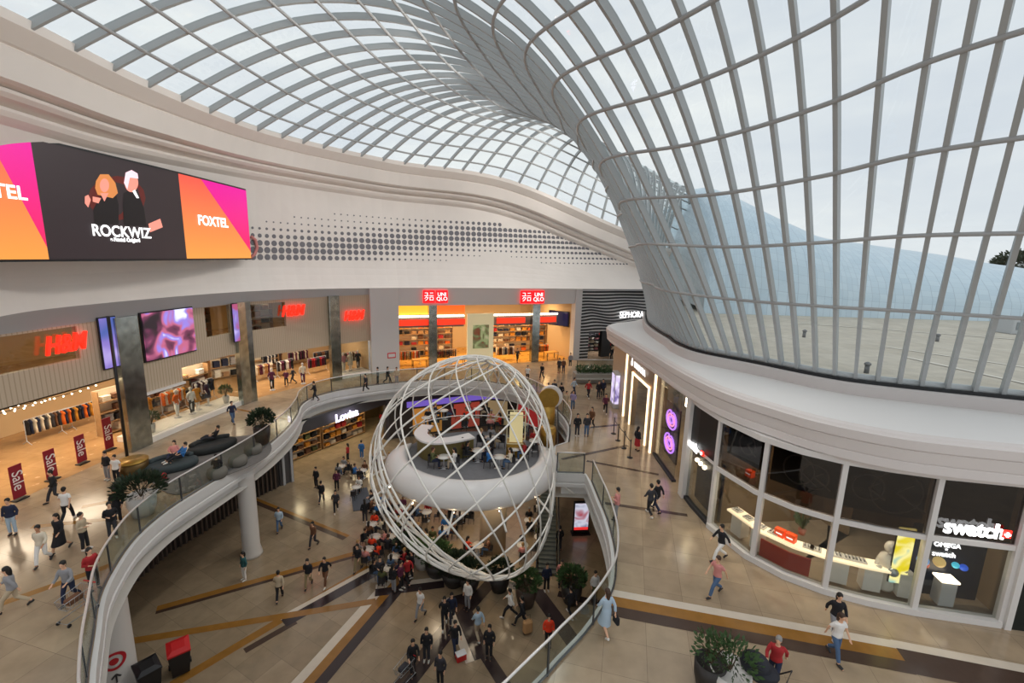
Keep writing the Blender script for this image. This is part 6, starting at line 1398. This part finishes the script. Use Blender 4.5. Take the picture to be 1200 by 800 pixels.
L0 = [
 (328, 622, 200, 'walk', 'paleblue', 'denim', 'person in pale blue top and jeans on the lower level right of the white column', dict(hair='black')),
 (287, 679, 150, 'stand', 'teal', 'white', 'person in teal top and white trousers on the lower level left of the white column', dict(long=True)),
 (328, 703, 20, 'walk', 'beige', 'black', 'person in beige top seen from behind on the long gold stripe', dict()),
 (362, 687, 190, 'walk', 'black', 'khaki', 'person in black top and khaki trousers, left of the pair on the gold stripe', dict()),
 (382, 684, 180, 'stride', 'black', 'brown', 'person in black top and brown trousers, right of the pair on the gold stripe', dict()),
 (368, 640, 170, 'walk', 'brown', 'charcoal', 'person in brown top alone on the lower level beyond the pair', dict(long=True)),
 (377, 589, 10, 'walk', 'black', 'charcoal', 'person in black walking away towards the accessories shop', dict()),
 (394, 600, 200, 'walk', 'charcoal', 'black', 'person in charcoal on the bright floor left of the cocoon', dict()),
 (371, 571, 160, 'stand', 'black', 'black', 'person in black closest to the accessories shop front', dict()),
 (395, 574, 190, 'stand', 'plum', 'black', 'person in plum outside the accessories shop', dict()),
 (424, 537, 0, 'stand', 'blue', 'blue', 'person in bright blue outside the accessories shop', dict()),
 (408, 541, 90, 'stand', 'red', 'black', 'person in red outside the accessories shop', dict(long=True)),
 (493, 723, 160, 'walk', 'white', 'grey', 'person in white and grey below the pale leafy pot', dict(tee=True)),
 (521, 734, 190, 'walk', 'black', 'black', 'person in black, left of the couple beneath the cocoon rim', dict(long=True)),
 (529, 729, 200, 'walk', 'navy', 'charcoal', 'person in navy, right of the couple beneath the cocoon rim', dict()),
 (548, 713, 150, 'stand', 'white', 'grey', 'person in white standing beneath the cocoon rim', dict(long=True)),
 (560, 748, 30, 'walk', 'paleblue', 'beige', 'person in pale blue top where the dark floor stripes cross', dict()),
 (573, 770, 170, 'stand', 'black', 'black', 'person in black standing on the dark stripe near the lower middle', dict(long=True)),
 (533, 764, 210, 'walk', 'black', 'navy', 'person in black beside the red box near the lower middle', dict()),
 (500, 774, 180, 'stand', 'black', 'charcoal', 'person in black standing behind the loaded trolley at the bottom', dict()),
 (516, 803, 160, 'stand', 'charcoal', 'black', 'person in charcoal at the bottom edge right of the trolley', dict()),
 (484, 786, 200, 'push', 'black', 'black', 'person in black pushing the trolley at the bottom', dict(hair='black')),
 (598, 724, 80, 'stride', 'white', 'black', 'person in white top and black trousers striding past the tall brown pot', dict()),
 (612, 734, 70, 'stride', 'black', 'black', 'person in black striding with a tan suitcase past the pots', dict()),
 (642, 757, 180, 'stand', 'orangered', 'black', 'person in bright orange red top near the lower right balustrade', dict()),
 (640, 692, 190, 'stand', 'navy', 'black', 'person in navy at the foot of the escalator', dict()),
 (657, 688, 170, 'stand', 'salmon', 'charcoal', 'person in salmon top at the foot of the escalator', dict(long=True)),
 (665, 700, 200, 'walk', 'brown', 'beige', 'person in brown right of the escalator foot', dict()),
 (668, 722, 30, 'walk', 'black', 'black', 'person in black walking on the dark stripe right of the pots', dict()),
 (696, 702, 200, 'stand', 'white', 'olive', 'person in white top seen through the lower right balustrade', dict()),
 (655, 645, 20, 'stand', 'black', 'charcoal', 'person in black beside the escalator under the bridge', dict()),
]
for x, y, d, po_, tp, bt, lb, kw in L0: pp(x, y, 0, d, po_, tp, bt, lb, **kw)
for i, (x, y, tp, bt, ln) in enumerate([(428, 612, 'black', 'charcoal', 'nearest the grey mat'), (436, 600, 'black', 'black', 'behind the one nearest the grey mat'), (420, 668, 'black', 'khaki', 'leftmost of the crowd below the cocoon'), (470, 690, 'plum', 'black', 'at the tip of the big gold stripe'), (461, 694, 'black', 'grey', 'left of the gold stripe tip'), (478, 684, 'red', 'black', 'right of the gold stripe tip'), (483, 676, 'black', 'black', 'against the white planted pot'), (446, 684, 'charcoal', 'denim', 'by the dark stripe left of the crowd')]):
    pp(x, y, 0, (i*77+20) % 360, ['stand', 'phone', 'walk'][i % 3], tp, bt, 'standing person in %s %s' % (tp, ln), long=i % 2 == 0)
gm = [at(x, y, -5.3) for x, y in ((411, 575), (430, 571), (437, 596), (414, 599))]; m = MB(); m.prism([(p.x, p.y) for p in gm], -5.295, -5.27); o = fix_normals(m.build('grey_mat', mat('mat_slate', '4c5058', .8))); tag(o, 'dark grey rectangular mat on the lower floor left of the cocoon', 'mat')
# ---- cafe furniture
def cafe_table_proto():
    o = empty('cafe_table'); tag(o, 't', 'table', 'round cafe tables'); MB().cyl((0, 0, .71), .38, .035, 24).build('tabletop', mat('table_white', 'd6d2ca', .35), o, True); MB().cyl((0, 0, 0), .03, .71, 10).build('pole', CONC, o, True); MB().lathe((0, 0, 0), [(.24, 0), (.23, .02), (.03, .04)], 20).build('base', CONC, o, True); return o
def cafe_chair_proto():
    o = empty('cafe_chair'); tag(o, 'c', 'chair', 'cafe chairs'); MB().rbox((0, 0, .44), (.42, .42, .05), .02).build('seat', mat('chair_dark', '2c2a2c', .6), o)
    m = MB(); m.loft([[(.2*math.cos(a)*1.05, -.2*abs(math.sin(a))-.02, z) for a in [PI*k/8 for k in range(9)]] for z in (.5, .82)]); m.loft([[(.18*math.cos(a)*1.05, -.18*abs(math.sin(a))-.02, z) for a in [PI*k/8 for k in range(9)]] for z in (.5, .82)]); m.build('backrest', mat('chair_dark'), o, True)
    for sx in (-1, 1):
        for sy in (-1, 1): MB().tube([(sx*.17, sy*.17, .43), (sx*.2, sy*.2, 0)], .014, 6).build('leg', BLACKM, o)
    return o
CT = cafe_table_proto(); CC = cafe_chair_proto(); used = {'t': False, 'c': False}
KIDS[CT.name] = list(CT.children); KIDS[CC.name] = list(CC.children)
def tfirst(kind, src):
    if not used[kind]: used[kind] = True; return src
    c = src.copy(); COL.objects.link(c)
    for q in KIDS[src.name]: d = q.copy(); COL.objects.link(d); d.parent = c
    return c
TOPS = ['black', 'charcoal', 'red', 'white', 'navy', 'cream', 'brown', 'salmon', 'grey', 'black', 'denim', 'plum', 'olive', 'black', 'blue', 'orangered']
SIDE = {0: 'near side', 180: 'far side', 90: 'right side', 270: 'left side'}
rn = random.Random(11); PN = [0]
CS = .82
def table_group(px, py, z, place, seats):
    p = at(px, py, z); t = tfirst('t', CT); t.location = (p.x, p.y, z); t.scale = (CS,)*3; t['label'] = 'round pale cafe table '+place
    for sdeg in seats:
        a = math.radians(sdeg); dx, dy = math.sin(a)*.62, -math.cos(a)*.62; c = tfirst('c', CC); c.location = (p.x+dx, p.y+dy, z); c.rotation_euler = (0, 0, a); c.scale = (CS,)*3; c['label'] = 'dark chair, '+SIDE[sdeg]+' of table '+place
        if rn.random() < .9:
            PN[0] += 1; tp = TOPS[(PN[0]*7+sdeg//90) % len(TOPS)]; person(p.x+dx*.93, p.y+dy*.93, z-.02, sdeg, 'sit', tp, ['black', 'denim', 'charcoal', 'beige', 'navy'][PN[0] % 5], ('seated person in %s, %s of table %s' % (tp.replace('orangered', 'orange red'), SIDE[sdeg], place)), hair=['black', 'brown', 'black', 'blond', 'black', 'grey'][PN[0] % 6], skin=PN[0] % 3 if PN[0] % 4 else 0, long=PN[0] % 2 == 0, sc=CS)
for t in [
 (432, 655, 'at the left end of the crowd', (0, 90, 180, 270)), (452, 678, 'nearest the big gold stripe', (0, 90, 270)), (458, 640, 'between the crowd and the cocoon rim', (0, 90, 180)), (436, 625, 'behind the left crowd', (0, 180, 90)),
 (478, 625, 'just inside the left cocoon rim', (0, 180, 270)), (500, 610, 'under the left part of the ring', (0, 90, 180, 270)), (520, 630, 'left of the beige column', (0, 90, 180)), (505, 645, 'under the ring behind the white pot', (0, 180, 270)),
 (540, 612, 'close to the beige column', (0, 90, 270)), (620, 620, 'right of the beige column', (0, 90, 180)), (640, 605, 'near the right cocoon rim', (0, 180, 270)), (612, 650, 'right front of the beige column', (0, 90, 180)),
 (446, 602, 'left of the cocoon beside the grey mat', (0, 90, 180, 270)), (462, 664, 'behind the big gold stripe end', (0, 90, 180)), (440, 640, 'second row of the left crowd', (0, 90, 270)), (488, 640, 'inside the rim beside the white pot', (0, 90, 180)), (470, 605, 'just inside the left rim, rear', (0, 90, 180, 270)), (530, 598, 'under the rear of the ring', (0, 90, 270)), (560, 650, 'before the beige column', (90, 270)), (632, 640, 'by the escalator foot', (0, 180)), (418, 580, 'on the open floor left of the cocoon', (0, 180)), (400, 555, 'nearest the accessories shop', (0, 90, 180)), (425, 560, 'between accessories shop and cocoon', (0, 180, 270)), (448, 545, 'beyond the left cocoon rim', (0, 90, 270))]:
    table_group(t[0], t[1], -5.3, t[2], t[3])
for t in [
 (500, 500, 'left of the white bar end', (90, 180)), (530, 535, 'before the olive bar front', (90, 270)), (560, 540, 'in the front middle of the platform', (90, 270)), (602, 538, 'at the right front of the platform', (90, 180)), (575, 524, 'in the middle of the platform', (0, 90, 180, 270)), (585, 548, 'against the front parapet', (90, 270)), (520, 548, 'at the left front of the parapet', (90, 270)), (626, 528, 'by the right parapet', (0, 180)), (575, 503, 'left of the lit display case', (0, 90, 180)), (500, 530, 'beside the olive bar end', (90, 180)), (520, 491, 'at the back left rail of the platform', (90, 270)), (560, 489, 'at the back rail of the platform', (90, 270)), (545, 500, 'behind the curved bar', (0, 180)), (612, 508, 'right of the lit display case', (0, 180))]:
    table_group(t[0], t[1], 0.0, t[2], t[3])
# far crowd under the far slab edge
far = [(448, 500), (462, 493), (476, 500), (488, 492), (505, 497), (520, 490), (533, 497), (548, 491), (566, 497), (580, 491), (596, 497), (611, 492), (624, 499), (455, 512), (470, 518), (604, 506), (618, 512), (630, 488)]
for i, (x, y) in enumerate(far):
    tp = ['red', 'black', 'white', 'charcoal', 'salmon', 'navy', 'orangered', 'grey', 'plum'][i*5 % 9]; d_ = ['standing', 'walking'][i % 2]
    pp(x, y, 0, (i*67) % 360, ['stand', 'walk'][i % 2], tp, ['black', 'denim', 'charcoal'][i % 3], 'person in %s %s on the lower level beyond the cocoon, %s from the left' % (tp.replace('orangered', 'orange red'), d_, ['first','second','third','fourth','fifth','sixth','seventh','eighth','ninth','tenth','eleventh','twelfth','thirteenth','fourteenth','fifteenth','sixteenth','seventeenth','last'][sorted(range(18), key=lambda j: far[j][0]).index(i)]), long=i % 3 == 0)
# people on lounges
q = at(252, 524, 0); person(q.x, q.y, .46, 120, 'lounge', 'black', 'charcoal', 'person in black lying back on the farther charcoal lounge', hair='black', sc=.8); q = at(205, 545, 0); person(q.x, q.y, .46, 200, 'lounge', 'salmon', 'navy', 'person in salmon top on the nearer slate lounge, left one', long=True, sc=.8); q = at(214, 547, 0); person(q.x, q.y, .46, 150, 'lounge', 'blue', 'black', 'person in blue on the nearer slate lounge, right one', sc=.8)
q = at(255, 559, 0); person(q.x, q.y, .04, 20, 'sit', 'black', 'black', 'person in black sitting on the pouf nearest the lounges', sc=.8)
# shopping trolley
def trolley(px, py, z, deg, label, load):
    p = at(px, py, z); o = empty('shopping_trolley', (p.x, p.y, z), math.radians(deg)); o.scale = (.8,)*3; tag(o, label, 'trolley'); WR = mat('trolley_wire', 'a9abad', .35, metal=.6)
    m = MB(); top = [(-.27, -.42, 1.0), (.27, -.42, 1.0), (.22, .48, .92), (-.22, .48, .92)]; bot = [(-.2, -.34, .6), (.2, -.34, .6), (.17, .42, .6), (-.17, .42, .6)]
    for R_ in (top, bot): m.tube(R_, .012, 5, closed=True)
    for i in range(4):
        for k in range(7):
            u = k/6; a = Vector(top[i]).lerp(Vector(top[(i+1) % 4]), u); b = Vector(bot[i]).lerp(Vector(bot[(i+1) % 4]), u); m.tube([a, b], .006, 4)
    for k in range(6): u = k/5; m.tube([Vector(bot[0]).lerp(Vector(bot[3]), u), Vector(bot[1]).lerp(Vector(bot[2]), u)], .006, 4)
    m.build('basket', WR, o); m = MB(); m.tube([(-.26, -.5, .14), (.26, -.5, .14), (.22, .5, .14), (-.22, .5, .14)], .015, 5, closed=True); m.tube([(-.24, -.45, .14), (-.2, -.36, .6)], .015, 5); m.tube([(.24, -.45, .14), (.2, -.36, .6)], .015, 5); m.build('chassis', WR, o)
    MB().tube([(-.26, -.5, 1.04), (.26, -.5, 1.04)], .022, 8).build('handle', mat('bin_red', 'c01a1c', .5), o, True)
    for sx in (-.24, .24):
        for sy in (-.46, .46): MB().tube([(sx-.015, sy, .065), (sx+.015, sy, .065)], .065, 12).build('caster', BLACKM, o)
    l = MB().rbox((0, .05, .2), (.3, .5, .22), .05).build('shopping', load, o); l.location.z = .56
trolley(92, 722, 0, 170, 'wire shopping trolley with dark and red shopping near the left balustrade', CD['brown']); p = at(84, 705, 0); person(p.x, p.y, 0, 190, 'push', 'grey', 'navy', 'person in grey shirt pushing the wire trolley near the left balustrade', sc=.8)
trolley(474, 797, -5.3, 150, 'loaded wire trolley at the bottom middle of the lower level', CD['charcoal'])
p = at(618, 742, -5.3); o = empty('suitcase', (p.x, p.y, -5.3), .4); tag(o, 'tan suitcase rolling beside the black clad walker near the pots', 'suitcase'); MB().rbox((0, 0, .36), (.4, .26, .58), .06).build('shell', CD['tan'], o); MB().tube([(-.1, 0, .64), (-.1, 0, .9), (.1, 0, .9), (.1, 0, .64)], .01, 5).build('handle', BLACKM, o)
for s in (-1, 1): MB().tube([(s*.16-.02, 0, .04), (s*.16+.02, 0, .04)], .04, 10).build('wheel', BLACKM, o)
p = at(540, 772, -5.3); o = empty('storage_box', (p.x, p.y, -5.3), .5); o.scale = (.65,)*3; tag(o, 'white box with a red side on the floor near the lower middle', 'box'); MB().rbox((0, 0, .2), (.6, .42, .4), .02).build('box_body', mat('bin_red'), o); MB().rbox((0, 0, .43), (.62, .44, .07), .02).build('lid', mat('gloss_white'), o)

# distant trees beyond the terrace
for i, (x, y, Y, r) in enumerate(((1174, 314, 78, 1.3), (1190, 309, 84, 2.6), (1204, 304, 92, 3.8))):
    p = atd(x, y, Y); o = empty('distant_tree', (p.x, p.y, 0)); tag(o, ['small', 'middle', 'large'][i]+' dark tree far beyond the terrace at the right edge', 'tree')
    MB().tube([(0, 0, 0), (.2, 0, p.z*.5), (0, 0, p.z)], [.5, .4, .2], 8).build('trunk', mat('stem_brown'), o, True)
    f = bush_mesh(r*1.3, r*1.3, 1500, .25, .9, 60+i, .1).build('crown', LEAF[1], o); f.location.z = p.z-r*.8; f['kind'] = 'stuff'
# ------------------------------------------------------------------ lettering becomes real meshes
bpy.context.view_layer.update()
_dg = bpy.context.evaluated_depsgraph_get()
for o in TEXTS:
    me = bpy.data.meshes.new_from_object(o.evaluated_get(_dg)); nm = o.name; mw = o.matrix_local.copy(); par = o.parent
    n = bpy.data.objects.new('lettering', me); COL.objects.link(n)
    for k in o.keys():
        if isinstance(o[k], str): n[k] = o[k]
    n.parent = par; n.matrix_local = mw
for o in TEXTS: bpy.data.objects.remove(o)

# ------------------------------------------------------------------ the whole place to true scale (people 1.75 m)
KS = 1.28
for o in list(scene.objects):
    if o.parent is None:
        if o.type == 'CAMERA': mw = o.matrix_world.copy(); mw.translation = mw.translation*KS; o.matrix_world = mw; o.data.clip_end = 4000; continue
        o.location = o.location*KS
        if o.type == 'LIGHT':
            o.data.energy *= KS*KS
            if o.data.type == 'AREA': o.data.size *= KS
            else: o.data.shadow_soft_size *= KS
        else: o.scale = o.scale*KS
